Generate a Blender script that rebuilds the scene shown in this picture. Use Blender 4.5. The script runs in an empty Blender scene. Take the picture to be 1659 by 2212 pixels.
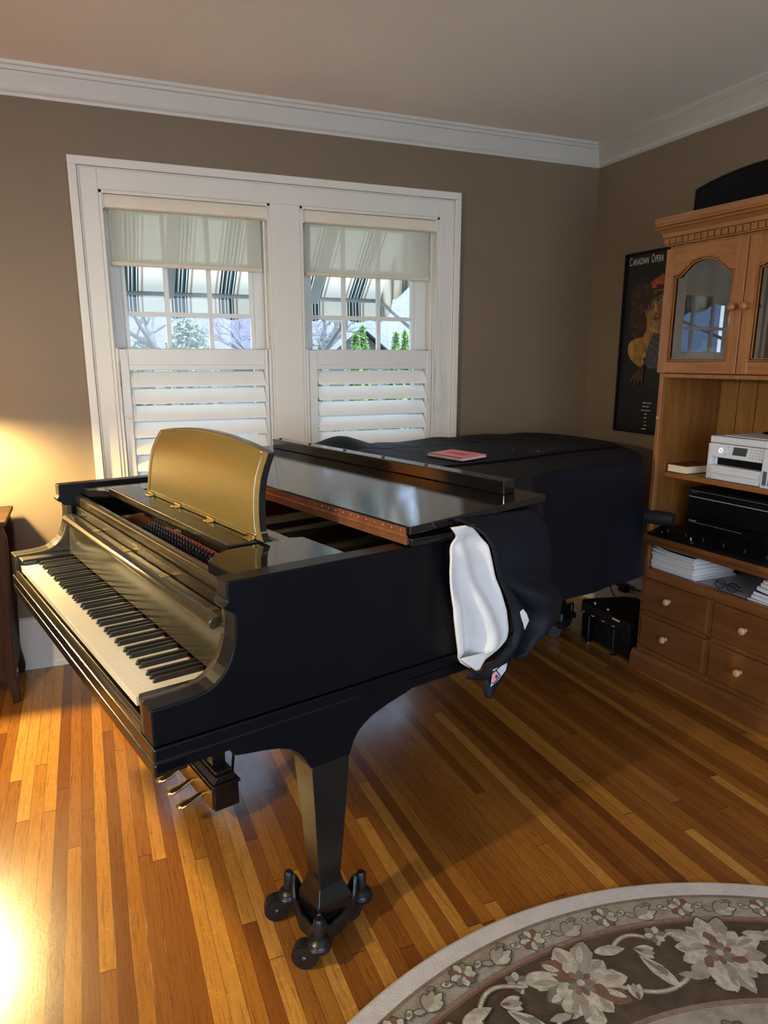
import bpy, bmesh, math, random
from mathutils import Vector, Matrix
random.seed(7)
PI = math.pi
sc = bpy.context.scene
COL = sc.collection
OFF = {}

# ------------------------------------------------------------------ helpers
def tag(o, label=None, cat=None, group=None, kind=None):
    if label: o['label'] = label
    if cat: o['category'] = cat
    if group: o['group'] = group
    if kind: o['kind'] = kind
    return o

def empty(name, loc, rz=0.0):
    o = bpy.data.objects.new(name, None)
    o.empty_display_size = 0.1
    COL.objects.link(o)
    o.location = loc
    o.rotation_euler = (0, 0, rz)
    OFF[o.name] = Vector(loc)
    return o

class G:
    """collects faces of ONE mesh object"""
    def __init__(s):
        s.bm = bmesh.new()
    def face(s, pts, mi=0):
        vs = [s.bm.verts.new(p) for p in pts]
        try:
            f = s.bm.faces.new(vs); f.material_index = mi
            return f
        except ValueError:
            return None
    def box(s, x0, x1, y0, y1, z0, z1, mi=0):
        s.hexa([(x0, y0, z0), (x1, y0, z0), (x1, y1, z0), (x0, y1, z0)],
               [(x0, y0, z1), (x1, y0, z1), (x1, y1, z1), (x0, y1, z1)], mi)
        return s
    def hexa(s, a, b, mi=0):
        A = [s.bm.verts.new(p) for p in a]; B = [s.bm.verts.new(p) for p in b]
        n = len(A)
        fs = [s.bm.faces.new(A[::-1]), s.bm.faces.new(B)]
        for i in range(n):
            fs.append(s.bm.faces.new((A[i], A[(i+1) % n], B[(i+1) % n], B[i])))
        for f in fs: f.material_index = mi
        return s
    def prism(s, pts, ax, a0, a1, mi=0):
        def m(p, a):
            if ax == 'z': return (p[0], p[1], a)
            if ax == 'y': return (p[0], a, p[1])
            return (a, p[0], p[1])
        return s.hexa([m(p, a0) for p in pts], [m(p, a1) for p in pts], mi)
    def loft(s, rows, closed=False, mi=0, caps=False):
        R = [[s.bm.verts.new(p) for p in r] for r in rows]
        n = len(R[0])
        for i in range(len(R)-1):
            for j in range(n if closed else n-1):
                k = (j+1) % n
                try:
                    f = s.bm.faces.new((R[i][j], R[i][k], R[i+1][k], R[i+1][j])); f.material_index = mi
                except ValueError: pass
        if caps and closed:
            for r in (R[0][::-1], R[-1]):
                try:
                    f = s.bm.faces.new(r); f.material_index = mi
                except ValueError: pass
        return s
    def tube(s, pts, r, n=8, closed=False, mi=0, flat=1.0):
        pts = [Vector(p) for p in pts]; N = len(pts); rows = []
        up = None
        for i, p in enumerate(pts):
            a = pts[(i-1) % N] if (closed or i > 0) else p
            b = pts[(i+1) % N] if (closed or i < N-1) else p
            t = (b-a).normalized()
            if up is None:
                up = Vector((0, 0, 1)) if abs(t.z) < .9 else Vector((1, 0, 0))
            side = t.cross(up).normalized(); up = side.cross(t).normalized()
            rr = r[i] if isinstance(r, (list, tuple)) else r
            rows.append([p + rr*(math.cos(2*PI*k/n)*side + flat*math.sin(2*PI*k/n)*up) for k in range(n)])
        if closed: rows.append(rows[0])
        return s.loft(rows, True, mi, caps=not closed)
    def lathe(s, prof, c=(0, 0, 0), n=24, ax='z', mi=0):
        rows = []
        for r, h in prof:
            row = []
            for k in range(n):
                a = 2*PI*k/n; x, y = r*math.cos(a), r*math.sin(a)
                if ax == 'z': q = (x, y, h)
                elif ax == 'x': q = (h, x, y)
                else: q = (x, h, y)
                row.append((c[0]+q[0], c[1]+q[1], c[2]+q[2]))
            rows.append(row)
        return s.loft(rows, True, mi, caps=True)
    def sheet(s, fn, nu, nv, mi=0):
        return s.loft([[fn(i/nu, j/nv) for j in range(nv+1)] for i in range(nu+1)], False, mi)
    def build(s, name, mats, parent=None, smooth=None, bevel=0.0, seg=2, solid=0.0, world=True, subsurf=0, weld=False):
        me = bpy.data.meshes.new(name)
        if weld: bmesh.ops.remove_doubles(s.bm, verts=s.bm.verts, dist=1e-5)
        if not solid: bmesh.ops.recalc_face_normals(s.bm, faces=s.bm.faces)
        off = Vector((0, 0, 0))
        if parent is not None and world and parent.name in OFF: off = OFF[parent.name]
        if off.length: bmesh.ops.translate(s.bm, verts=s.bm.verts, vec=-off)
        s.bm.to_mesh(me); s.bm.free()
        if not isinstance(mats, (list, tuple)): mats = [mats]
        for m in mats: me.materials.append(m)
        if smooth:
            me.polygons.foreach_set('use_smooth', [True]*len(me.polygons))
            if smooth < 180: me.set_sharp_from_angle(angle=math.radians(smooth))
        o = bpy.data.objects.new(name, me); COL.objects.link(o)
        if parent is not None: o.parent = parent
        OFF[o.name] = off
        if solid:
            md = o.modifiers.new('solid', 'SOLIDIFY'); md.thickness = solid; md.offset = 0
        if subsurf:
            md = o.modifiers.new('sub', 'SUBSURF'); md.levels = md.render_levels = subsurf
        if bevel:
            md = o.modifiers.new('bev', 'BEVEL'); md.width = bevel; md.segments = seg
            md.limit_method = 'ANGLE'; md.angle_limit = math.radians(35); md.harden_normals = False
        return o

def clone(o, parent=None):
    c = o.copy(); COL.objects.link(c)
    if parent is not None: c.parent = parent
    OFF[c.name] = OFF.get(o.name, Vector((0, 0, 0))).copy()
    for ch in list(o.children):
        clone(ch, c)
    return c

def struct(o, label, cat):
    return tag(o, label, cat, kind='structure')

# ------------------------------------------------------------------ materials
def new_mat(name):
    m = bpy.data.materials.new(name); m.use_nodes = True
    nt = m.node_tree
    return m, nt, nt.nodes['Principled BSDF']

def setin(b, **k):
    for a, v in k.items():
        nm = a.replace('_', ' ')
        if nm in b.inputs: b.inputs[nm].default_value = v

def coords(nt, scale=(1, 1, 1), rot=(0, 0, 0), kind='Object'):
    tc = nt.nodes.new('ShaderNodeTexCoord'); mp = nt.nodes.new('ShaderNodeMapping')
    mp.inputs['Scale'].default_value = scale; mp.inputs['Rotation'].default_value = rot
    nt.links.new(tc.outputs[kind], mp.inputs['Vector'])
    return mp.outputs['Vector']

def ramp(nt, fac, stops):
    r = nt.nodes.new('ShaderNodeValToRGB'); nt.links.new(fac, r.inputs['Fac'])
    el = r.color_ramp.elements
    while len(el) < len(stops): el.new(0.5)
    for e, (p, c) in zip(el, stops):
        e.position = p; e.color = (*c, 1)
    return r.outputs['Color']

def noise(nt, vec, scale, detail=4, rough=.55, dist=0.0):
    n = nt.nodes.new('ShaderNodeTexNoise'); nt.links.new(vec, n.inputs['Vector'])
    n.inputs['Scale'].default_value = scale; n.inputs['Detail'].default_value = detail
    n.inputs['Roughness'].default_value = rough; n.inputs['Distortion'].default_value = dist
    return n.outputs['Fac']

def math_(nt, op, a, b=None):
    n = nt.nodes.new('ShaderNodeMath'); n.operation = op
    for i, v in enumerate((a, b)):
        if v is None: continue
        if isinstance(v, (int, float)): n.inputs[i].default_value = v
        else: nt.links.new(v, n.inputs[i])
    return n.outputs[0]

def bump(nt, b, h, strength=.2, dist=.01):
    n = nt.nodes.new('ShaderNodeBump'); n.inputs['Strength'].default_value = strength
    n.inputs['Distance'].default_value = dist
    nt.links.new(h, n.inputs['Height']); nt.links.new(n.outputs['Normal'], b.inputs['Normal'])

def pbr(name, col, rough=.5, metal=0.0, var=.12, vscale=9.0, bmp=0.0, bscale=60.0, vec=(1, 1, 1), **k):
    m, nt, b = new_mat(name)
    v = coords(nt, vec)
    f = noise(nt, v, vscale)
    lo = tuple(c*(1-var) for c in col); hi = tuple(min(1, c*(1+var)) for c in col)
    nt.links.new(ramp(nt, f, [(.3, lo), (.7, hi)]), b.inputs['Base Color'])
    setin(b, Roughness=rough, Metallic=metal, **k)
    if bmp: bump(nt, b, noise(nt, v, bscale, 3), bmp, .004)
    return m

def wood(name, dark, light, along='z', rough=.4, scale=6.0, knots=False, stretch=14.0, **k):
    m, nt, b = new_mat(name)
    sv = {'x': (1, stretch, stretch), 'y': (stretch, 1, stretch), 'z': (stretch, stretch, 1)}[along]
    v = coords(nt, sv)
    f1 = noise(nt, v, scale*.35, 6, .6, .8)
    f2 = noise(nt, v, scale*1.7, 3, .6, .2)
    v2 = coords(nt, (1, 1, 1)); f3 = noise(nt, v2, 3.0, 2)
    s = math_(nt, 'ADD', math_(nt, 'MULTIPLY', f1, .55), math_(nt, 'ADD', math_(nt, 'MULTIPLY', f2, .25), math_(nt, 'MULTIPLY', f3, .2)))
    c = ramp(nt, s, [(.34, dark), (.5, tuple((a+d)/2 for a, d in zip(dark, light))), (.64, light)])
    nt.links.new(c, b.inputs['Base Color'])
    setin(b, Roughness=rough, **k)
    bump(nt, b, f2, .08, .003)
    return m

def thin(name, col, glossy_rough=.02, ior=1.45, tint=(1, 1, 1), extra=0.0):
    """thin clear pane: transparent + fresnel gloss"""
    m = bpy.data.materials.new(name); m.use_nodes = True; nt = m.node_tree; nt.nodes.clear()
    o = nt.nodes.new('ShaderNodeOutputMaterial'); t = nt.nodes.new('ShaderNodeBsdfTransparent')
    g = nt.nodes.new('ShaderNodeBsdfGlossy'); mx = nt.nodes.new('ShaderNodeMixShader'); fr = nt.nodes.new('ShaderNodeFresnel')
    t.inputs[0].default_value = (*tint, 1); g.inputs[0].default_value = (*col, 1); g.inputs['Roughness'].default_value = glossy_rough
    fr.inputs['IOR'].default_value = ior
    gm = nt.nodes.new('ShaderNodeNewGeometry')
    fac = math_(nt, 'ADD', fr.outputs[0], extra) if extra else fr.outputs[0]
    fac = math_(nt, 'MULTIPLY', fac, math_(nt, 'SUBTRACT', 1.0, gm.outputs['Backfacing']))
    nt.links.new(fac, mx.inputs[0]); nt.links.new(t.outputs[0], mx.inputs[1]); nt.links.new(g.outputs[0], mx.inputs[2])
    nt.links.new(mx.outputs[0], o.inputs[0])
    return m

def cloth_trans(name, col, transp=.3, transl=.5, weave=900, tr_col=None):
    m = bpy.data.materials.new(name); m.use_nodes = True; nt = m.node_tree; nt.nodes.clear()
    o = nt.nodes.new('ShaderNodeOutputMaterial')
    d = nt.nodes.new('ShaderNodeBsdfDiffuse'); l = nt.nodes.new('ShaderNodeBsdfTranslucent'); t = nt.nodes.new('ShaderNodeBsdfTransparent')
    v = coords(nt); f = noise(nt, v, weave, 2)
    c = ramp(nt, f, [(.2, tuple(x*.94 for x in col)), (.8, col)])
    nt.links.new(c, d.inputs[0]); l.inputs[0].default_value = (*(tr_col or col), 1)
    m1 = nt.nodes.new('ShaderNodeMixShader'); m1.inputs[0].default_value = transl
    m2 = nt.nodes.new('ShaderNodeMixShader'); m2.inputs[0].default_value = transp
    nt.links.new(d.outputs[0], m1.inputs[1]); nt.links.new(l.outputs[0], m1.inputs[2])
    nt.links.new(m1.outputs[0], m2.inputs[1]); nt.links.new(t.outputs[0], m2.inputs[2]); nt.links.new(m2.outputs[0], o.inputs[0])
    return m

def emit(name, col, s):
    m, nt, b = new_mat(name)
    setin(b, Base_Color=(*col, 1), Emission_Color=(*col, 1), Emission_Strength=s)
    return m

def floor_mat():
    m, nt, b = new_mat('oak_strip_floor')
    tc = nt.nodes.new('ShaderNodeTexCoord'); sp = nt.nodes.new('ShaderNodeSeparateXYZ')
    nt.links.new(tc.outputs['Object'], sp.inputs[0])
    X = math_(nt, 'DIVIDE', math_(nt, 'ADD', sp.outputs['X'], .317+3.82), .0382)
    ix = math_(nt, 'FLOOR', X); fx = math_(nt, 'FRACT', X)
    w1 = nt.nodes.new('ShaderNodeTexWhiteNoise'); w1.noise_dimensions = '1D'; nt.links.new(ix, w1.inputs['W'])
    Y = math_(nt, 'DIVIDE', math_(nt, 'ADD', sp.outputs['Y'], math_(nt, 'MULTIPLY', w1.outputs['Value'], 7.0)), 1.55)
    iy = math_(nt, 'FLOOR', Y); fy = math_(nt, 'FRACT', Y)
    cb = nt.nodes.new('ShaderNodeCombineXYZ'); nt.links.new(ix, cb.inputs[0]); nt.links.new(iy, cb.inputs[1])
    w2 = nt.nodes.new('ShaderNodeTexWhiteNoise'); w2.noise_dimensions = '3D'; nt.links.new(cb.outputs[0], w2.inputs['Vector'])
    # grain, shifted per board
    mv = nt.nodes.new('ShaderNodeVectorMath'); mv.operation = 'MULTIPLY_ADD'
    nt.links.new(w2.outputs['Color'], mv.inputs[0]); mv.inputs[1].default_value = (13, 13, 13); nt.links.new(tc.outputs['Object'], mv.inputs[2])
    mp = nt.nodes.new('ShaderNodeMapping'); mp.inputs['Scale'].default_value = (60, 3.2, 60); nt.links.new(mv.outputs[0], mp.inputs['Vector'])
    g1 = noise(nt, mp.outputs[0], 2.2, 6, .65, 1.2)
    mp2 = nt.nodes.new('ShaderNodeMapping'); mp2.inputs['Scale'].default_value = (340, 12, 340); nt.links.new(mv.outputs[0], mp2.inputs['Vector'])
    g2 = noise(nt, mp2.outputs[0], 1.0, 2)
    base = ramp(nt, w2.outputs['Value'], [(0, (.140, .044, .009)), (.25, (.195, .066, .012)), (.6, (.265, .099, .016)), (.85, (.345, .143, .022)), (1, (.45, .215, .044))])
    gr = math_(nt, 'ADD', math_(nt, 'MULTIPLY', g1, .55), math_(nt, 'MULTIPLY', g2, .45))
    gc = ramp(nt, gr, [(.34, (.46, .42, .38)), (.50, (1, 1, 1)), (.68, (1.0, 1.0, 1.0)), (.8, (.78, .75, .7))])
    mx = nt.nodes.new('ShaderNodeMix'); mx.data_type = 'RGBA'; mx.blend_type = 'MULTIPLY'; mx.inputs['Factor'].default_value = .8
    nt.links.new(base, mx.inputs['A']); nt.links.new(gc, mx.inputs['B'])
    mp3 = nt.nodes.new('ShaderNodeMapping'); mp3.inputs['Scale'].default_value = (34, 120, 34); nt.links.new(mv.outputs[0], mp3.inputs['Vector'])
    fl3 = noise(nt, mp3.outputs[0], 1.0, 2, .5, 1.6)
    fk = ramp(nt, fl3, [(.60, (0, 0, 0)), (.70, (1, 1, 1))])
    m0 = nt.nodes.new('ShaderNodeMix'); m0.data_type = 'RGBA'; m0.blend_type = 'MULTIPLY'
    nt.links.new(math_(nt, 'MULTIPLY', fk, math_(nt, 'MULTIPLY', w2.outputs['Value'], .8)), m0.inputs['Factor']); nt.links.new(mx.outputs['Result'], m0.inputs['A']); m0.inputs['B'].default_value = (1.45, 1.5, 1.6, 1)
    # seams
    ex = math_(nt, 'MINIMUM', fx, math_(nt, 'SUBTRACT', 1.0, fx)); ey = math_(nt, 'MINIMUM', fy, math_(nt, 'SUBTRACT', 1.0, fy))
    sx = math_(nt, 'LESS_THAN', ex, .018); sy = math_(nt, 'LESS_THAN', ey, .0011)
    seam = math_(nt, 'MAXIMUM', sx, sy)
    m2 = nt.nodes.new('ShaderNodeMix'); m2.data_type = 'RGBA'
    nt.links.new(math_(nt, 'MULTIPLY', seam, .72), m2.inputs['Factor']); nt.links.new(m0.outputs['Result'], m2.inputs['A']); m2.inputs['B'].default_value = (.045, .016, .006, 1)
    nt.links.new(m2.outputs['Result'], b.inputs['Base Color'])
    wv = noise(nt, coords(nt, (1, 1, 1)), 9.0, 3)
    nt.links.new(math_(nt, 'ADD', .23, math_(nt, 'MULTIPLY', wv, .05)), b.inputs['Roughness'])
    setin(b, IOR=1.45, Coat_Weight=.15, Coat_Roughness=.14)
    bump(nt, b, math_(nt, 'SUBTRACT', math_(nt, 'ADD', math_(nt, 'MULTIPLY', g2, .25), math_(nt, 'MULTIPLY', noise(nt, coords(nt), 70.0, 2), .8)), math_(nt, 'MULTIPLY', seam, .25)), .22, .0016)
    return m

M = {}
M['taupe'] = pbr('taupe_wall_paint', (.180, .128, .080), .55, var=.04, vscale=3, bmp=.05, bscale=220)
M['ceil'] = pbr('ceiling_paint', (.86, .80, .72), .8, var=.02, vscale=2)
M['trim'] = pbr('white_trim_paint', (.66, .635, .585), .38, var=.03, vscale=4)
M['shut'] = pbr('white_shutter_paint', (.66, .66, .655), .35, var=.02)
M['louver'] = pbr('daylit_louver_paint', (.86, .86, .86), .35, var=.02)  # shutter paint made lighter to carry the daylight on the slats
M['floor'] = floor_mat()
M['ebony'] = pbr('black_satin_lacquer', (.0050, .0050, .0056), .22, var=.25, vscale=14, bmp=.02, bscale=300, IOR=1.55)
M['ebonygloss'] = pbr('black_gloss_lacquer', (.006, .006, .007), .065, var=.2, bmp=.015, bscale=160, vec=(1, 14, 1), IOR=1.75)
M['ebonyside'] = pbr('black_satin_side', (.0030, .0036, .0058), .33, var=.2, vscale=10, bmp=.03, bscale=200, IOR=1.27)
M['desk'] = pbr('lamp_glare_lacquer', (.16, .110, .020), .36, var=.10, vscale=12, bmp=.02, bscale=250, vec=(1, 1, 6), IOR=2.3)  # black lacquer with the warm lamp glare put into its base colour
M['fall'] = pbr('olive_black_lacquer', (.034, .027, .014), .17, var=.2, vscale=8, bmp=.02, bscale=260, IOR=1.75)  # black lacquer with a faint olive-brown base colour
M['ivory'] = pbr('ivory_key', (.66, .61, .50), .2, var=.05, vscale=6)
M['ebkey'] = pbr('ebony_key', (.012, .012, .012), .3, var=.2)
M['brass'] = pbr('aged_brass', (.78, .60, .28), .22, 1.0, var=.15)
M['dbrass'] = pbr('dark_brass', (.42, .28, .09), .35, 1.0, var=.2)
M['copper'] = pbr('copper_hinge', (.62, .26, .13), .38, .85, var=.2, vscale=20)
M['plate'] = pbr('bronze_plate', (.50, .35, .15), .42, .6, var=.15)
M['steel'] = pbr('steel_pin', (.10, .10, .11), .25, .9, var=.2)
M['wire'] = pbr('copper_wire', (.40, .16, .08), .35, .9, var=.1)
M['red'] = pbr('red_felt', (.42, .035, .02), .9, var=.2)
M['iron'] = pbr('black_cast_iron', (.014, .013, .013), .33, .3, var=.2, bmp=.08, bscale=120)
M['rubber'] = pbr('black_rubber', (.012, .012, .013), .6, var=.1)
M['cover'] = pbr('black_cover_cloth', (.0046, .0060, .0112), .62, var=.14, vscale=5, bmp=.12, bscale=420, IOR=1.3)
M['lining'] = pbr('white_fleece', (.66, .65, .65), .9, var=.06, vscale=8, bmp=.35, bscale=160, Sheen_Weight=.3)
M['pink'] = pbr('pink_card', (.90, .31, .34), .55, var=.06)
M['paper'] = pbr('white_paper', (.74, .73, .71), .8, var=.04)
M['cream'] = pbr('cream_paper', (.78, .70, .52), .8, var=.06, vscale=60, vec=(1, 1, 30))
M['wiremetal'] = pbr('dark_wire_binding', (.10, .09, .09), .3, .8)
M['pine'] = wood('honey_pine', (.19, .068, .016), (.345, .145, .043), 'z', .36, IOR=1.5, Coat_Weight=.15)
M['piney'] = wood('honey_pine_rail', (.18, .064, .015), (.335, .138, .040), 'y', .36, Coat_Weight=.15)
M['pinebase'] = wood('shaded_pine_base', (.12, .040, .010), (.25, .095, .026), 'y', .36)  # hutch pine with the piano's shade put into its colour
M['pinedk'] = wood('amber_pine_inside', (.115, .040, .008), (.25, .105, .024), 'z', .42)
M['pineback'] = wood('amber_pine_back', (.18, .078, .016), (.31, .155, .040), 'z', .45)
M['drawer'] = wood('shaded_pine_drawer', (.115, .036, .008), (.22, .078, .019), 'y', .38)  # same pine, colour darkened for the shade on the lower half
M['knob'] = wood('pale_birch_knob', (.52, .32, .15), (.68, .44, .23), 'z', .3)
M['doorknob'] = wood('brown_knob', (.20, .075, .022), (.32, .13, .045), 'z', .25)
M['groove'] = pbr('dark_groove', (.035, .014, .006), .7)
M['darkwood'] = wood('dark_walnut', (.010, .0045, .002), (.045, .018, .007), 'z', .6, stretch=10, IOR=1.25)
M['glass'] = thin('window_glass', (1, 1, 1), .0, 1.45, (.96, .98, .98))
M['cabglass'] = thin('cabinet_glass', (1, 1, 1), .0, 1.5, (.62, .62, .62), extra=.10)
M['shadefab'] = cloth_trans('roller_shade_cloth', (.80, .775, .71), .36, .62)
M['shadebar'] = pbr('shade_bar', (.62, .55, .44), .5, var=.03)
M['cassette'] = pbr('shade_cassette', (.70, .63, .51), .5, var=.03)
M['bead'] = pbr('bead_chain', (.62, .58, .50), .35)
M['black'] = pbr('black_plastic', (.0045, .0045, .005), .32, var=.2, IOR=1.35)
M['blackmatte'] = pbr('black_fabric', (.0045, .0045, .005), .8, var=.2, IOR=1.2)
M['postblack'] = pbr('poster_black', (.0095, .0105, .0095), .3, var=.3, vscale=12)
M['white'] = pbr('white_plastic', (.62, .64, .68), .38, var=.02)
M['grey'] = pbr('grey_plastic', (.30, .31, .33), .4, var=.05)
M['screen'] = pbr('dark_screen', (.035, .045, .040), .3, var=.1)
M['ink'] = pbr('ink_window', (.09, .12, .19), .2, var=.2)
M['chrome'] = pbr('chrome', (.75, .75, .75), .18, 1.0, var=.05)
M['navy'] = pbr('navy_folder', (.05, .06, .22), .5)
M['maroon'] = pbr('maroon_cover', (.15, .022, .018), .5, var=.2)
M['yellow'] = pbr('yellow_ceramic', (.68, .62, .24), .4)
M['creamcer'] = pbr('cream_ceramic', (.72, .62, .50), .4, var=.05)
M['crystal'] = thin('crystal', (1, 1, 1), .03, 1.6, (.86, .88, .90), extra=.05)
M['led'] = emit('power_light', (.55, .80, 1.0), 1.3)
M['textwhite'] = pbr('poster_lettering', (.62, .60, .54), .5)
M['textgrey'] = pbr('faint_lettering', (.10, .10, .11), .5)
M['conc'] = pbr('lamp_ceramic', (.30, .22, .12), .3)

# ------------------------------------------------------------------ room (X along window wall, Y towards it, Z up)
W, R = 3.535, 2.762          # window wall, right wall
CE = 2.56                    # ceiling
XL, YF = -2.9, -2.6          # left and front walls
WO = W + .20
O1 = (.132, .878, .44, 2.128)   # window openings  x0 x1 z0 z1
O2 = (1.022, 1.765, .44, 2.128)

g = G(); g.box(XL, R+.1, YF-.1, WO, -.06, 0)
fl = struct(g.build('floor', M['floor']), 'narrow glossy oak strip floor running towards the window wall', 'floor')
g = G(); g.box(XL-.1, R+.1, YF-.1, W+.02, CE, CE+.08)
struct(g.build('ceiling', M['ceil']), 'smooth pale ceiling above white crown moulding', 'ceiling')
g = G()
g.box(XL-.1, O1[0], W, WO, 0, CE); g.box(O1[1], O2[0], W, WO, 0, CE); g.box(O2[1], R+.1, W, WO, 0, CE)
for o in (O1, O2):
    g.box(o[0], o[1], W, WO, 0, o[2]); g.box(o[0], o[1], W, WO, o[3], CE)
struct(g.build('wall_back', M['taupe'], weld=True), 'taupe painted wall holding the two white windows', 'wall')
g = G(); g.box(R, R+.1, YF-.1, W, 0, CE)
struct(g.build('wall_right', M['taupe']), 'taupe painted wall behind poster and wooden hutch', 'wall')
# left wall, opening added for fill; front wall with daylight opening (out of the frame)
g = G()
g.box(XL-.1, XL, YF-.1, -1.9, 0, CE); g.box(XL-.1, XL, .1, W, 0, CE); g.box(XL-.1, XL, -1.9, .1, 0, .8); g.box(XL-.1, XL, -1.9, .1, 2.1, CE)
struct(g.build('wall_left', M['taupe']), 'taupe painted side wall with a wide opening added for fill light', 'wall')
FW = (-1.2, 1.9, .55, 2.2)
g = G()
g.box(XL, FW[0], YF-.1, YF, 0, CE); g.box(FW[1], R, YF-.1, YF, 0, CE); g.box(FW[0], FW[1], YF-.1, YF, 0, FW[2]); g.box(FW[0], FW[1], YF-.1, YF, FW[3], CE)
struct(g.build('wall_front', M['taupe']), 'taupe painted wall behind the viewer', 'wall')

# baseboards
def baseboard(name, x0, y0, x1, y1, nx, ny, label):
    g = G(); L = .02
    prof = [(0, 0), (.024, 0), (.024, .022), (.019, .030), (.018, .222), (.026, .226), (.026, .244), (.012, .252), (0, .252)]
    rows = [[(x0+nx*d, y0+ny*d, z) for d, z in prof], [(x1+nx*d, y1+ny*d, z) for d, z in prof]]
    g.loft(rows, True, 0, caps=True)
    struct(g.build(name, M['trim']), label, 'baseboard')
baseboard('baseboard_back', XL, W, R, W, 0, -1, 'tall white baseboard under the window wall')
baseboard('baseboard_right', R, YF, R, W-.026, -1, 0, 'tall white baseboard along the wall behind the hutch')
# crown moulding
cp = [(0, 2.452), (.010, 2.452), (.012, 2.464), (.022, 2.468), (.028, 2.480), (.036, 2.500), (.052, 2.520), (.056, 2.530), (.066, 2.532), (.068, 2.545), (.078, 2.548), (.080, CE), (0, CE)]
def crown(name, rows, label):
    g = G(); g.loft(rows, True, 0, caps=True)
    struct(g.build(name, M['trim'], smooth=50), label, 'crown moulding')
crown('trim_1', [[(XL, W-d, z) for d, z in cp], [(R-d, W-d, z) for d, z in cp]], 'white crown moulding above the window wall')
crown('trim_2', [[(R-d, YF, z) for d, z in cp], [(R-d, W-d, z) for d, z in cp]], 'white crown moulding above the poster wall')
# casing round the double window
g = G(); F = W-.024
cx0, cx1, cz0, cz1 = .019, 1.881, .38, 2.250
g.box(cx0+.035, O1[0], F, W, cz0, cz1-.035); g.box(O1[1], O2[0], F, W, cz0, O1[3]); g.box(O2[1], cx1-.035, F, W, cz0, cz1-.035)
g.box(O1[0], O2[1], F, W, O1[3], cz1-.035)
for a in ((cx0, cx0+.035, cz0, cz1-.035), (cx1-.035, cx1, cz0, cz1-.035), (cx0, cx1, cz1-.035, cz1)):
    g.box(a[0], a[1], F-.014, W, a[2], a[3])
for x in (cx0+.036, cx1-.043):
    g.box(x, x+.007, F-.007, F, cz0, cz1-.04)
g.box(cx0+.04, cx1-.04, F-.007, F, cz1-.043, cz1-.036)
struct(g.build('trim_3', M['trim'], bevel=.003), 'wide white casing around the paired windows', 'window casing')

def window(n, o, cols, hz, lab):
    x0, x1, z0, z1 = o
    root = empty('window_%d' % n, ((x0+x1)/2, W+.1, z0))
    struct(root, lab, 'window')
    g = G()
    g.box(x0, x0+.014, F+.002, WO+.02, z0, z1); g.box(x1-.014, x1, F+.002, WO+.02, z0, z1)
    g.box(x0, x1, F+.002, WO+.02, z1-.014, z1)
    g.box(x0+.014, x0+.024, W+.03, W+.045, z0, z1-.014); g.box(x1-.024, x1-.014, W+.03, W+.045, z0, z1-.014)
    g.build('jamb', M['trim'], root, bevel=.002)
    g = G(); g.box(x0-.03, x1+.03, F-.035, WO+.06, z0-.03, z0); g.build('sill', M['trim'], root, bevel=.004)
    for nm, y, za, zb in (('upper_sash', W+.10, 1.44, z1-.014), ('lower_sash', W+.06, z0, 1.47)):
        g = G(); fl_, fr_ = cols[0], cols[-1]
        g.box(x0+.014, fl_-.02, y, y+.035, za, zb); g.box(fr_+.02, x1-.014, y, y+.035, za, zb)
        g.box(fl_-.02, fl_, y+.006, y+.030, za, zb); g.box(fr_, fr_+.02, y+.006, y+.030, za, zb)
        g.box(x0+.014, x1-.014, y, y+.035, za, za+.03); g.box(x0+.014, x1-.014, y, y+.035, zb-.05, zb)
        s = g.build(nm, M['shut'], root, bevel=.002)
        g = G()
        for x in cols[1:-1]: g.box(x-.010, x+.010, y+.008, y+.028, za+.03, zb-.05)
        hh = hz if nm == 'upper_sash' else [.79, 1.13]
        for z in hh: g.box(fl_, fr_, y+.0085, y+.0275, z-.010, z+.010)
        g.build('muntin', M['shut'], s)
        g = G(); g.box(fl_, fr_, y+.016, y+.020, za+.03, zb-.05); g.build('pane', M['glass'], s)
    return root
window(1, O1, [.224, .402, .602, .795], [1.627, 1.86], 'left white sash window with a bare tree outside')
window(2, O2, [1.110, 1.285, 1.478, 1.665], [1.630, 1.86], 'right white sash window with green shrubs outside')

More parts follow.
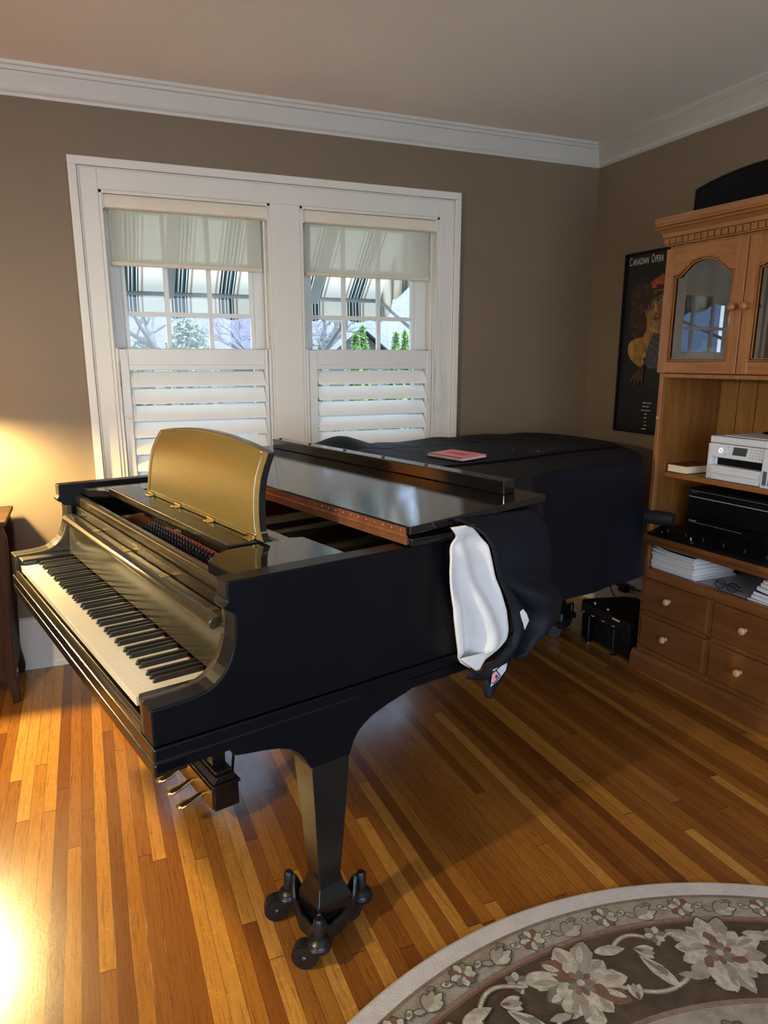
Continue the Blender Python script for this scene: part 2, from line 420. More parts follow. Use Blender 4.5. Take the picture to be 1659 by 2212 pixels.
# roller shades
def shade(o, zb, chain_left, lab):
    x0, x1, _, z1 = o[0]+.014, o[1]-.014, 0, o[3]
    root = empty('roller_shade', ((x0+x1)/2, W+.02, 2.05)); tag(root, lab, 'shade', 'roller shades over the two windows')
    g = G()
    cy = W+.012
    prof = [(cy-.034+.0*0, 2.062), (cy-.036, 2.098), (cy-.028, 2.112), (cy-.012, 2.116), (cy+.03, 2.116), (cy+.03, 2.058), (cy-.020, 2.056), (cy-.030, 2.058)]
    g.prism(prof, 'x', x0+.003, x1-.003)
    ob = g.build('cassette', M['cassette'], root, smooth=40, bevel=.002)
    g = G()
    for xa in (x0, x1-.006):
        g = G(); g.prism([(cy-.040, 2.052), (cy-.042, 2.104), (cy-.028, 2.120), (cy+.032, 2.120), (cy+.032, 2.050)], 'x', xa, xa+.006); g.build('end_cap', M['trim'], root, bevel=.002)
    g = G(); g.box(x0, x1, cy-.01, cy+.03, 2.1175, 2.1275); g.build('mounting_rail', M['trim'], root)
    g = G(); g.box(x0+.022, x1-.024, W+.0245, W+.0255, zb+.015, 2.06); g.build('fabric', M['shadefab'], root)
    g = G(); g.box(x0+.020, x1-.022, W+.018, W+.032, zb, zb+.018); g.build('hem_bar', M['shadebar'], root, bevel=.002)
    xc = x0+.012 if chain_left else x1-.012
    yf = F-.03
    pts = []
    if chain_left:
        A = [(x0+.012, W-.01, 2.05), (x0+.014, W-.012, 1.6), (.163, yf, 1.40), (.150, yf, 1.25), (.152, yf, 1.20), (.165, yf, 1.165), (.19, yf, 1.15), (.205, yf, 1.158), (.215, yf, 1.185), (.216, yf, 1.22), (.205, yf, 1.30), (.195, yf, 1.42), (.188, yf, 1.5), (x0+.03, W-.01, 1.75), (x0+.024, W-.008, 2.05)]
    else:
        A = [(x1-.028, W-.01, 2.05), (x1-.03, W-.014, 1.6), (1.715, yf, 1.35), (1.70, yf, 1.24), (1.703, yf, 1.20), (1.715, yf, 1.175), (1.735, yf, 1.16), (1.755, yf, 1.158), (1.775, yf, 1.17), (1.79, yf, 1.20), (1.79, yf, 1.24), (1.772, yf, 1.40), (x1-.014, yf, 1.6), (x1-.016, W-.01, 2.05)]
    # smooth the loop
    pts = A
    for _ in range(2):
        q = [pts[0]]
        for a, b in zip(pts[:-1], pts[1:]):
            a = Vector(a); b = Vector(b); q += [a*.75+b*.25, a*.25+b*.75]
        q.append(pts[-1]); pts = q
    g = G(); g.tube(pts, .0011, 5)
    # beads
    d = 0.0; last = Vector(pts[0])
    for p in pts[1:]:
        p = Vector(p); L = (p-last).length
        while d < L:
            c = last.lerp(p, d/L)
            g.lathe([(.0004, -.0022), (.0021, -.0010), (.0021, .0010), (.0004, .0022)], c, 6)
            d += .0095
        d -= L; last = p
    g.build('bead_chain', M['bead'], root, smooth=180)
    return root
shade(O1, 1.826, True, 'pale roller shade half lowered over the left window, bead chain on its left')
shade(O2, 1.820, False, 'pale roller shade half lowered over the right window, bead chain on its right')

# shutters
def shutter(o, px0, px1, hinge_left, lab):
    x0, x1 = o[0]+.015, o[1]-.015
    yb, yt = W-.012, W+.018
    root = empty('plantation_shutter', ((x0+x1)/2, W, .45)); tag(root, lab, 'shutter', 'white louvred shutters below the shades')
    g = G()
    fx0, fx1 = (x0, x0+.014), (x1-.014, x1)
    g.box(fx0[0], fx0[1], F+.004, yt+.02, .445, 1.470); g.build('hang_strip', M['shut'], root, bevel=.002)
    g = G(); g.box(fx1[0], fx1[1], F+.004, yt+.02, .445, 1.470); g.build('hang_strip', M['shut'], root, bevel=.002)
    g = G()
    g.box(x0+.016, px0, yb, yt, .445, 1.466); g.build('stile', M['shut'], root, bevel=.003)
    g = G(); g.box(px1, x1-.016, yb, yt, .445, 1.466); g.build('stile', M['shut'], root, bevel=.003)
    g = G(); g.box(px0, px1, yb+.002, yt-.002, 1.372, 1.466); g.box(px0, px1, yb, yb+.004, 1.393, 1.397); g.build('rail', M['shut'], root, bevel=.002)
    g = G(); g.box(px0, px1, yb+.002, yt-.002, .445, .51); g.build('rail', M['shut'], root, bevel=.002)
    first = None; k = 0; z = 1.330
    while z > .53:
        if first is None:
            g = G(); rows = []
            th = math.radians(49); L, T = .0445, .0055
            for x in (px0+.003, px1-.003):
                row = []
                for i in range(20):
                    a = 2*PI*i/20; p, q = L*math.cos(a), T*math.sin(a)
                    row.append((x, (yb+yt)/2 - p*math.cos(th) - q*math.sin(th), 1.330 - p*math.sin(th) + q*math.cos(th)))
                rows.append(row)
            g.loft(rows, True, 0, caps=True)
            first = g.build('louver', M['louver'], root, smooth=60)
        else:
            c = clone(first, root); c.location = (0, 0, z-1.330)
        z -= .0777
    xr = px1-.075
    g = G(); g.box(xr-.002, xr+.002, yt+.014, yt+.019, .52, 1.38); g.build('tilt_rod', M['grey'], root)
    xh = x0+.008 if hinge_left else x1-.008
    g = G(); g.lathe([(.0045, 1.30), (.0045, 1.41)], (xh, F-.001, 0), 10); g.build('hinge', M['cassette'], root, smooth=60)
    return root
shutter(O1, .202, .831, True, 'white louvred shutter covering the lower half of the left window')
shutter(O2, 1.097, 1.706, False, 'white louvred shutter covering the lower half of the right window')

# ------------------------------------------------------------------ grand piano (local x = towards tail, y = towards bass, z up)
TH = .2448
PO = (.0442, 1.4756, 0)
pn = empty('grand_piano', PO, TH); OFF[pn.name] = Vector((0, 0, 0))
tag(pn, 'long black concert grand piano with keyboard open and front lid folded back', 'piano')
UT, UB = -.12, 1.37       # outer sides: treble, bass
def P(name, g, mats, parent=pn, **k): return g.build(name, mats, parent, **k)

arm = [(-.007, .664), (-.007, .746), (.030, .7465), (.066, .748), (.090, .7505), (.110, .755), (.128, .764), (.143, .776), (.155, .790), (.164, .806), (.171, .824), (.177, .846), (.180, .870), (.181, .905), (.170, .914), (.158, .920), (.156, .930), (.165, .938), (.165, .978), (1.0, .978), (1.0, .664)]
outline = [(1.0, -.12), (1.12, -.085), (1.25, .03), (1.38, .16), (1.50, .255), (1.62, .31), (1.78, .335), (1.95, .345), (2.12, .340), (2.26, .352), (2.360, .424), (2.455, .530), (2.54, .625), (2.61, .73), (2.65, .86), (2.665, 1.0), (2.65, 1.15), (2.60, 1.28), (2.52, 1.35), (2.42, 1.37), (1.0, 1.37)]
def inset(poly, d):
    """offset an open polyline to its left side by d"""
    out = []
    for i, p in enumerate(poly):
        a = Vector(poly[max(i-1, 0)]); b = Vector(poly[min(i+1, len(poly)-1)])
        t = (b-a).normalized(); n = Vector((-t.y, t.x)); q = Vector(p)+n*d
        out.append((q.x, q.y))
    return out
g = G()
g.prism(arm, 'y', UT, UT+.055); g.prism(arm, 'y', UB-.055, UB)
ins = inset(outline, .055)
g.loft([[(a[0], a[1], .978), (b[0], b[1], .978), (b[0], b[1], .664), (a[0], a[1], .664)] for a, b in zip(outline, ins)], True, 0, caps=True)
P('rim', g, M['ebonyside'], bevel=.004, seg=3)
# inner cheeks that thicken the arms
ck = [p for p in arm if p[0] <= .182 and p[1] <= .91] + [(.20, .905), (.20, .664)]
for y0, y1 in ((UT+.055, -.047), (1.297, UB-.055)):
    g = G(); g.prism(ck, 'y', y0, y1); P('cheek', g, M['fall'], bevel=.004)
# lower moulding band, two steps
mo = [(-.007, UT-.001)] + [(1.0, UT-.001)] + [(a, b) for a, b in outline[1:-1]] + [(1.0, UB+.001), (-.007, UB+.001)]
def band(z0, z1, grow):
    m_ = inset(mo, -grow); i_ = inset(mo, .05)
    g = G()
    g.loft([[(a[0], a[1], z1), (b[0], b[1], z1), (b[0], b[1], z0), (a[0], a[1], z0)] for a, b in zip(m_, i_)], True, 0, caps=True)
    return g
P('base_moulding', band(.634, .662, .003), M['ebonyside'], bevel=.003)
P('base_moulding', band(.604, .631, .0), M['ebonyside'], bevel=.003)
# key bed and key slip
g = G()
g.box(-.010, .50, UT-.003, UB+.003, .630, .662)
g.box(-.010, .06, UT-.001, UB+.001, .597, .627)
P('key_bed', g, M['ebony'], bevel=.004)
g = G()
g.prism([(-.008, .664), (-.008, .684), (-.004, .692), (.001, .694), (.004, .690), (.006, .680), (.014, .680), (.014, .664)], 'y', -.046, 1.296)
P('key_slip', g, M['fall'], bevel=.002, smooth=40)
for y0, y1 in ((-.047, -.002), (1.229, 1.297)):
    g = G(); g.box(.004, .172, y0, y1, .668, .735 if y0 < 0 else .742); P('key_block', g, M['ebony'], bevel=.006)
# keys
kw = 1.227/52
wk = None
for i in range(52):
    if wk is None:
        g = G()
        g.box(0, .172, .0005, kw-.0005, .7225, .725); g.box(.001, .172, .0008, kw-.0008, .704, .7225)
        wk = P('white_key', g, M['ivory'], bevel=.0008, seg=2)
    else:
        c = clone(wk, pn); c.location = (0, i*kw, 0)
# black keys: from bass A0 (u=1.227); note names of white keys
names = 'ABCDEFG'
bk = None
for i in range(51):
    nm = names[i % 7]
    if nm in 'BE': continue
    u = 1.227-(i+1)*kw
    if bk is None:
        u0 = u; g = G()
        g.hexa([(.052, u-.0055, .722), (.172, u-.0055, .722), (.172, u+.0055, .722), (.052, u+.0055, .722)],
               [(.059, u-.0045, .7365), (.172, u-.0045, .7365), (.172, u+.0045, .7365), (.059, u+.0045, .7365)])
        bk = P('black_key', g, M['ebkey'], bevel=.0012, seg=2)
    else:
        c = clone(bk, pn); c.location = (0, u-u0, 0)
g = G(); g.box(.1665, .1695, -.0, 1.227, .7252, .7264); P('felt_strip', g, M['red'])
# fallboard
g = G()
g.prism([(.170, .738), (.187, .858), (.205, .858), (.205, .738)], 'y', -.046, 1.296)
fb = P('fallboard', g, M['fall'], bevel=.002)
g = G()
lip = [(.181, .850), (.168, .846), (.160, .852), (.159, .864), (.166, .873), (.186, .876), (.205, .874), (.205, .856)]
g.prism(lip, 'y', -.030, 1.285); P('lip', g, M['fall'], parent=fb, smooth=60, bevel=.002)
for u in (.02, .33, .64, .95, 1.22):
    g = G(); g.box(.180, .202, u-.012, u+.012, .8755, .8772); P('hinge', g, M['brass'], parent=fb, bevel=.001)
g = G(); g.box(.207, .214, -.060, 1.312, .86, .905); P('hinge_rail', g, M['ebony'], bevel=.002)
g = G()
g.prism([(.218, .70), (.218, .932), (.226, .938), (.240, .938), (.240, .70)], 'y', UT+.055, UB-.055); P('lock_rail', g, M['fall'], bevel=.003)
# side arms of the music shelf
g = G(); tre = [(.200, -.065), (.200, .056), (.216, .080), (.236, .100), (.260, .116), (.283, .127), (.37, .131), (.46, .140), (.490, .128), (.492, -.064)]
g.prism(tre, 'z', .948, .9765); P('shelf_arm', g, M['ebonygloss'], bevel=.003)
g = G(); bas = [(.242, 1.314), (.242, 1.216), (.258, 1.200), (.272, 1.178), (.288, 1.158), (.319, 1.140), (.416, 1.128), (.49, 1.128), (.49, 1.314)]
g.prism(bas, 'z', .940, .966); P('shelf_arm', g, M['ebonygloss'], bevel=.003)
g = G()
g.box(.292, .385, .1425, 1.1255, .962, .980); g.box(.288, .294, .1425, 1.1255, .958, .984)
P('music_shelf', g, M['ebony'], bevel=.003)
# music desk: curved lyre shaped board
def desk_pt(s, t, off):
    # s across (0 treble .. 1 bass), t up
    vv = [.369, .3685, .370, .374, .382, .393, .406, .414]; zz = [.982, 1.016, 1.055, 1.095, 1.135, 1.165, 1.192, 1.205]
    top = 1.0 - .1*(2*s-1)**2*1.0
    k = t*7*top*.985; i = min(int(k), 6); f = k-i
    v = vv[i]*(1-f)+vv[i+1]*f; z = zz[i]*(1-f)+zz[i+1]*f
    z += .018*t*(1-(2*s-1)**2)
    lo = .128-.014*max(0, 1-t*9)+.006*math.sin(PI*min(1, t*1.15)); hi = .955+.018*max(0, 1-t*9)-.055*t**1.2
    lo += .020*t**1.5
    return (v+off, lo+(hi-lo)*s, z)
def desk_slab(s0, s1, t0, t1, o0, o1, nu=16, nv=14):
    g = G()
    A = [[desk_pt(s0+(s1-s0)*i/nu, t0+(t1-t0)*j/nv, o0) for j in range(nv+1)] for i in range(nu+1)]
    B = [[desk_pt(s0+(s1-s0)*i/nu, t0+(t1-t0)*j/nv, o1) for j in range(nv+1)] for i in range(nu+1)]
    g.loft(A); g.loft(B)
    g.loft([A[0], B[0]]); g.loft([A[-1], B[-1]])
    g.loft([[r[0] for r in A], [r[0] for r in B]]); g.loft([[r[-1] for r in A], [r[-1] for r in B]])
    return g
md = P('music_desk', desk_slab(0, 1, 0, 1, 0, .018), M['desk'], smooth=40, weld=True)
g = G()
# thin raised bead framing the front face
loop = [desk_pt(.03+.94*i/24, .955, -.001) for i in range(25)]; g.tube(loop, .0028, 6)
loop = [desk_pt(.03+.94*i/24, .055, -.001) for i in range(25)]; g.tube(loop, .0022, 6)
for s in (.03, .97): g.tube([desk_pt(s, .055+.9*j/20, -.001) for j in range(21)], .0022, 6)
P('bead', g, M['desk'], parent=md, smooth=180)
g = G()
for a, b in (((0, 0), (1, 1)),):
    rows = [[desk_pt(-.0015, j/20, .001), desk_pt(-.0015, j/20, .0185), desk_pt(.001, j/20, .0185), desk_pt(.001, j/20, .001)] for j in range(21)]
    g.loft(rows, True, caps=True)
    rows = [[desk_pt(i/24, 1.0, .003), desk_pt(i/24, 1.004, .003), desk_pt(i/24, 1.004, .0185), desk_pt(i/24, 1.0, .0185)] for i in range(25)]
    g.loft(rows, True, caps=True)
P('edge', g, M['ebony'], parent=md)
tag(bpy.data.objects['edge'], 'black edge of the music desk')
for s in (.07, .36, .65, .93):
    p = desk_pt(s, .015, -.004); g = G()
    g.box(p[0]-.004, p[0]+.002, p[1]-.02, p[1]+.02, p[2]-.004, p[2]+.006); g.box(p[0]-.016, p[0], p[1]-.02, p[1]+.02,   .9802, .9830)
    P('hinge', g, M['brass'], parent=md, bevel=.001)
# inside: plate, struts, strings, pins
g = G(); g.prism([(.241, UT+.056)]+inset(outline, .058)+[(.241, UB-.056)], 'z', .80, .845)
P('iron_plate', g, M['plate'])
def bar(pts, w, z0, z1, mat, nm='plate_strut'):
    g = G(); rows = []
    for (v, u) in pts: rows.append([(v, u-w, z0), (v, u+w, z0), (v, u+w*.6, z1), (v, u-w*.6, z1)])
    g.loft(rows, True, caps=True); P(nm, g, M['plate'], smooth=40)
bar([(.262, .86), (.30, .80), (.36, .77), (.6, .76), (2.0, .80)], .022, .845, .885, None)
bar([(.25, 1.06), (.30, 1.10), (.5, 1.14), (2.0, 1.15)], .020, .845, .880, None)
bar([(.262, .27), (.33, .30), (.6, .33), (1.45, .38)], .018, .845, .880, None)
bar([(.262, .60), (.5, .60), (1.9, .66)], .012, .845, .876, None)
g = G(); g.prism([(.250, .10), (.250, .52), (.262, .50), (.275, .38), (.292, .22), (.33, .10)], 'z', .845, .872); P('plate_flange', g, M['plate'], bevel=.003)
g = G()
for i in range(96):
    u = .0+.76*i/95; v0 = .30
    g.tube([(v0, u, .868), (1.05, u*.9+.10, .862)], .0007, 4)
for i in range(34):
    u = .80+.30*i/33; g.tube([(.285, u, .874), (1.9, u-.10, .866)], .0014, 4, mi=1)
tag(P('strings', g, [M['steel'], M['wire']]), kind='stuff')
g = G(); g.box(.350, .372, .30, .80, .8455, .893); P('red_string_felt', g, M['red'])
g = G(); g.box(.262, .345, .22, .80, .8455, .860); P('pin_block', g, M['iron'])
pin = None; k = 0
for r in range(4):
    for i in range(24):
        u = .26+.52*i/23+.006*r; v = .272+.0200*r
        if pin is None:
            p0 = (v, u); g = G(); g.lathe([(.0040, .858), (.0040, .908), (.0030, .913)], (v, u, 0), 8)
            g.lathe([(.0062, .878), (.0062, .886)], (v, u, 0), 8)
            pin = P('tuning_pin', g, M['steel'], smooth=50)
        else:
            c = clone(pin, pn); c.location = (v-p0[0], u-p0[1], 0)
# back of action well, seen dark behind the desk
g = G(); g.prism([(.40, .846), (.40, .905), (.416, .912), (.432, .905), (.432, .846)], 'y', -.06, 1.30); P('damper_rail', g, M['blackmatte'], bevel=.003)
g = G(); g.box(.500, .535, -.06, 1.31, .925, .935); P('stay_rail', g, M['trim'])
tag(bpy.data.objects['stay_rail'], 'pale rail behind the music desk')
# lid
lid = [(.637, UT-.012)] + [(1.0, UT-.012)] + [(a, b) for a, b in inset(outline, -.013)[1:-1]] + [(1.0, UB+.012), (.637, UB+.012)]
g = G()
g.prism(lid, 'z', .9805, 1.0)
ml = P('main_lid', g, M['ebony'], bevel=.003)
g = G(); g.box(.642, 1.0, UT-.017, UB+.017, .9865, .9935); P('lid_edge_bead', g, M['ebony'], parent=ml, bevel=.003, seg=3)
# folded front flap lying back on the lid, slightly lifted by the cover beneath
T_ = math.atan2(.027, .478); ct, st = math.cos(T_), math.sin(T_)
def flap(a, h): return (.632+a*ct-h*st, 1.010+a*st+h*ct)
def fbox(a0, a1, h0, h1, y0, y1):
    g = G(); g.prism([flap(a0, h0), flap(a1, h0), flap(a1, h1), flap(a0, h1)], 'y', y0, y1); return g
fl_ = P('folded_lid_flap', fbox(0, .480, 0, .020, UT-.013, UB+.013), M['ebonygloss'], bevel=.003)
lb = P('lid_lip_bar', fbox(.398, .442, .0203, .0585, -.052, 1.305), M['ebonygloss'], parent=fl_, bevel=.003)
for (px, u) in ((0, 1.27), (1, 1.03), (2, .78), (3, .54), (4, .31), (5, .04)):
    v, z = flap(.420, .0587)
    g = G(); g.lathe([(.006, z-.001), (.0055, z+.003), (.002, z+.004)], (v, u, 0), 10); P('bumper', g, M['rubber'], parent=fl_, smooth=50)
g = G()
y0, y1 = UT+.004, UB-.01
g.box(.6300, .6318, y0, y1, 1.0040, 1.0255); g.box(.6315, .6363, y0, y1, .9830, 1.0040)
g.tube([(.6315, y0, 1.004), (.6315, y1, 1.004)], .0042, 8)
hg = P('lid_hinge', g, M['copper'], smooth=40)
g = G()
for i in range(40):
    u = y0+.02+i*.036
    g.lathe([(.0035, .6295), (.0020, .6280)], (0, u, 1.017), 8, 'x'); g.lathe([(.0035, .6342), (.0020, .6327)], (0, u+.014, .991), 8, 'x')
P('rivet', g, M['copper'], parent=hg)

# legs
def leg(dv, du, front):
    g = G()
    if front:
        pr = [(.150, .632), (.152, .606), (.158, .595), (.166, .586), (.194, .581), (.232, .575), (.271, .566), (.299, .554), (.318, .540), (.332, .522), (.345, .500), (.353, .484), (.460, .484), (.466, .500), (.474, .520), (.488, .540), (.506, .554), (.530, .568), (.578, .584), (.630, .596), (.652, .603), (.652, .632)]
        g.prism([(a+dv, b) for a, b in pr], 'y', UT+du, UT+du+.090)
    l = P('leg', g, M['ebonyside'], bevel=.003)
    g = G()
    def ring(v0, v1, u0, u1, z): return [(v0+dv, u0+du, z), (v1+dv, u0+du, z), (v1+dv, u1+du, z), (v0+dv, u1+du, z)]
    g.loft([ring(.354, .458, -.121, -.030, .600 if not front else .487), ring(.359, .447, -.121, -.044, .36), ring(.366, .428, -.121, -.064, .170), ring(.362, .432, -.125, -.060, .150), ring(.349, .444, -.142, -.050, .118), ring(.347, .446, -.144, -.048, .112), ring(.347, .446, -.144, -.048, .058)], True, caps=True)
    tp = P('leg_shaft', g, M['ebony'], parent=l, bevel=.002)
    # three armed caster truck
    c = (.388+dv, -.098+du); a0 = math.radians(53)    # angle in (v,u): arm towards the keyboard/treble corner
    base = math.atan2(-.088, -.066)
    g = G(); rows = []
    N = 72
    for k in range(N+1):
        t = 2*PI*k/N; d = (t-base); lob = max(0, math.cos(1.5*((d+PI/3) % (2*PI/3)-PI/3)))**6
        r = .066+.030*lob; zt = .082+.053*lob**4.5; zb = .040+.006*lob
        e = Vector((math.cos(t), math.sin(t)))
        rows.append([(c[0]+e.x*(r-.011), c[1]+e.y*(r-.011), zb), (c[0]+e.x*r, c[1]+e.y*r, zb), (c[0]+e.x*r, c[1]+e.y*r, zt-.004), (c[0]+e.x*(r-.004), c[1]+e.y*(r-.004), zt), (c[0]+e.x*(r-.011), c[1]+e.y*(r-.011), zt-.003)])
    g.loft(rows, True)
    g.lathe([(.058, .046), (.062, .052), (.058, .057)], (c[0], c[1], 0), 30)
    tr = P('caster_bracket', g, M['iron'], parent=l, smooth=50)
    for k in range(3):
        t = base+k*2*PI/3
        e = Vector((math.cos(t), math.sin(t))); pv = Vector((c[0]+e.x*.108, c[1]+e.y*.108))
        tv = Vector((-.55, -.83)) if k == 0 else (Vector((-.45, .89)) if k == 1 else Vector((.2, -.98)))
        tv = Vector((-.50, .20)).normalized() if k != 0 else Vector((-.3, .28)).normalized()
        g = G()
        g.lathe([(.013, .074), (.013, .128), (.008, .134)], (pv.x, pv.y, 0), 16)
        g.lathe([(.020, .050), (.029, .056), (.030, .064), (.026, .068), (.024, .072), (.026, .076), (.020, .082), (.013, .086)], (pv.x, pv.y, 0), 22)
        # wheel hood: round housing trailing the pivot
        w = pv+tv*.034; sd = Vector((-tv.y, tv.x))
        for a, b, r, mi in ((-.017, .017, .0305, 0), (-.012, .012, .0325, 0)):
            rows = []
            for h in (a, b):
                rows.append([(w.x+sd.x*h+tv.x*r*math.cos(q), w.y+sd.y*h+tv.y*r*math.cos(q), .033+r*math.sin(q)) for q in [2*PI*j/24 for j in range(24)]])
            g.loft(rows, True, caps=True)
        g.hexa([(pv.x-sd.x*.016, pv.y-sd.y*.016, .030), (pv.x+sd.x*.016, pv.y+sd.y*.016, .030), (w.x+sd.x*.016, w.y+sd.y*.016, .030), (w.x-sd.x*.016, w.y-sd.y*.016, .030)],
               [(pv.x-sd.x*.016, pv.y-sd.y*.016, .068), (pv.x+sd.x*.016, pv.y+sd.y*.016, .068), (w.x+sd.x*.016, w.y+sd.y*.016, .063), (w.x-sd.x*.016, w.y-sd.y*.016, .063)])
        for s_ in (-1, 1):
            q = w+sd*.018*s_
            rows = [[(q.x+sd.x*h*s_+tv.x*rr*math.cos(z_), q.y+sd.y*h*s_+tv.y*rr*math.cos(z_), .033+rr*math.sin(z_)) for z_ in [2*PI*j/12 for j in range(12)]] for rr, h in ((.0065, 0), (.005, .002), (.002, .0028))]
            g.loft(rows, True, 1, caps=True)
        P('caster', g, [M['iron'], M['steel']], parent=l, smooth=45)
    return l
leg(0, 0, True)
leg(0, 1.401, True)
leg(2.115, 1.04, False)

# pedal lyre
g = G(); ly0, ly1 = .420, .740
g.box(.325, .405, ly0, ly1, .078, .160)
g.box(.320, .410, ly0-.006, ly1+.006, .155, .166)
g.prism([(.323, .166), (.335, .188), (.395, .188), (.407, .166)], 'y', ly0+.002, ly1-.002)
g.box(.338, .392, ly0+.012, ly1-.012, .188, .200)
ly = P('pedal_lyre', g, M['ebony'], bevel=.003)
for u in (.49, .67):
    g = G(); g.hexa([(.343, u-.022, .2), (.387, u-.022, .2), (.387, u+.022, .2), (.343, u+.022, .2)], [(.343, u-.019, .6), (.387, u-.019, .6), (.387, u+.019, .6), (.343, u+.019, .6)])
    P('post', g, M['ebony'], parent=ly, bevel=.003)
g = G(); g.box(.318, .3245, ly0+.01, ly1-.01, .082, .150)
pp = P('brass_plate', g, M['dbrass'], parent=ly, bevel=.001)
for k, u in enumerate((.490, .578, .664)):
    g = G(); cl = [(.335, u, .113), (.310, u, .112), (.292, u, .107), (.275, u, .100), (.258, u, .096), (.244, u, .094), (.234, u, .0935), (.229, u, .093)]
    ra = [.008, .009, .011, .014, .0165, .0165, .012, .004]
    g.tube(cl, ra, 14, flat=.55)
    P('pedal', g, M['brass'], parent=ly, smooth=180)
for u in (.455, .70):
    g = G(); g.tube([(.400, u, .16), (.452, u, .62)], .0045, 8); P('brace_rod', g, M['iron'], parent=ly, smooth=180)

# ------------------------------------------------------------------ quilted cover folded back over the piano
cv = empty('piano_cover', PO, TH); OFF[cv.name] = Vector((0, 0, 0))
tag(cv, 'black cloth cover draped over the piano tail, white lining showing at its fold', 'cover')
ol = inset([(.98, UT-.013)] + outline[1:-1] + [(1.0, UB+.013)], -.016)
# dense outline
def dense(poly, n):
    L = [0]
    for a, b in zip(poly[:-1], poly[1:]): L.append(L[-1]+math.dist(a, b))
    out = []
    for k in range(n+1):
        d = L[-1]*k/n; i = 0
        while i < len(L)-2 and L[i+1] < d: i += 1
        f = (d-L[i])/(L[i+1]-L[i]); a, b = poly[i], poly[i+1]
        out.append((a[0]+(b[0]-a[0])*f, a[1]+(b[1]-a[1])*f))
    return out
for _ in range(2):
    q = [ol[0]]
    for a, b in zip(ol[:-1], ol[1:]):
        q += [(a[0]*.75+b[0]*.25, a[1]*.75+b[1]*.25), (a[0]*.25+b[0]*.75, a[1]*.25+b[1]*.75)]
    q.append(ol[-1]); ol = q
ND = 150
od = dense(ol, ND)
def smooth01(x): x = max(0, min(1, x)); return x*x*(3-2*x)
def wav(s): return math.sin(s*61)+.6*math.sin(s*97+1.3)+.4*math.sin(s*23+.5)
cen = (1.75, .85)
def hemz(s):
    # lower near the fold, level elsewhere
    return .505+.008*math.sin(s*40)+(.05*max(0, (s-.62)/.38)) + .215*(1-smooth01((s-.045)/.10))
rows = []
def pull(i, d, z, wv):
    a = Vector(od[max(i-1, 0)]); b = Vector(od[min(i+1, ND)]); t = (b-a).normalized(); n = Vector((t.y, -t.x))
    p = Vector(od[i])+n*(d+wv); return (p.x, p.y, z)
g = G()
def ztop(v, u):
    h = .0*v
    h += .055*math.exp(-((v-1.36)/.13)**2-((u-1.26)/.13)**2)          # gathered mound behind the flap
    h += .0045*math.sin(v*19+u*6)*math.exp(-((u-1.28)/.16)**2)*(1 if v > 1.15 else .3)
    h += .004*math.sin(v*34+u*11)*math.exp(-((u-1.15)/.2)**2)
    h += .0025*math.sin(v*7+u*9)
    return 1.017+.010*max(0, min(1, (u-.5)/.8))+h
for i in range(ND+1):
    s = i/ND; w = wav(s); p = Vector(od[i]); c = Vector(cen)
    hz = hemz(s); r = []
    q1 = pull(i, -.020, 0, 0); q2 = pull(i, -.006, 0, 0)
    r.append((q1[0], q1[1], ztop(q1[0], q1[1])))
    r.append((q2[0], q2[1], ztop(q2[0], q2[1])-.004))
    r.append(pull(i, .003, 1.004, 0)); r.append(pull(i, .008, .985, 0))
    for k, (d, f) in enumerate(((.011, .12), (.015, .30), (.020, .5), (.026, .7), (.032, .86), (.036, 1.0))):
        r.append(pull(i, d, .985+(hz-.985)*f, w*.008*f**1.3))
    rows.append(r)
g.loft(rows)
# top grid between treble and bass boundary
tre_b = [pull(i, -.020, 0, 0)[:2] for i in range(ND+1)]
def atv(v, side):
    best = None
    seq = range(0, int(ND*.55)) if side == 0 else range(ND, int(ND*.50), -1)
    prev = None
    for i in seq:
        p = tre_b[i]
        if prev and (prev[0]-v)*(p[0]-v) <= 0:
            f = (v-prev[0])/((p[0]-prev[0]) or 1); return prev[1]+(p[1]-prev[1])*f
        prev = p
    return prev[1]
vs = [.99+1.665*k/70 for k in range(71)]
top = []
for v in vs:
    ua, ub = atv(v, 0), atv(v, 1)
    top.append([(v, ua+(ub-ua)*j/50, ztop(v, ua+(ub-ua)*j/50)) for j in range(51)])
g.loft(top)
g.build('cover_cloth', M['cover'], cv, smooth=180, world=False)
# raised rectangular top panel with stitched edge
g = G()
pc = [(1.20, .60), (2.47, .612), (2.40, 1.10), (1.20, 1.10)]
def lerp2(a, b, f): return (a[0]+(b[0]-a[0])*f, a[1]+(b[1]-a[1])*f)
g.sheet(lambda a, b: (lambda p: (p[0], p[1], ztop(*p)+.0035))(lerp2(lerp2(pc[0], pc[1], a), lerp2(pc[3], pc[2], a), b)), 40, 16)
tp = g.build('top_panel', M['cover'], cv, smooth=180, solid=.004, world=False)
g = G()
edge = []
for a, b in zip(pc, pc[1:]+pc[:1]): edge += [lerp2(a, b, k/30) for k in range(30)]
g.tube([(p[0], p[1], ztop(*p)+.0052) for p in edge], .0016, 5, closed=True)
g.build('stitched_edge', M['blackmatte'], tp, world=False)
g = G()   # faded printed emblem: a few pale scuffed strokes
for (a, b, w_) in (((1.98, .66), (2.03, .72), .003), ((1.98, .72), (2.03, .66), .002), ((1.90, .74), (1.97, .80), .0015), ((2.06, .70), (2.15, .70), .002), ((2.17, .71), (2.20, .71), .002), ((2.08, .76), (2.20, .78), .0012)):
    d = Vector((b[0]-a[0], b[1]-a[1])).normalized(); n = Vector((-d.y, d.x))*w_
    g.face([(q[0], q[1], ztop(*q)+.0062) for q in ((a[0]+n.x, a[1]+n.y), (b[0]+n.x, b[1]+n.y), (b[0]-n.x, b[1]-n.y), (a[0]-n.x, a[1]-n.y))])
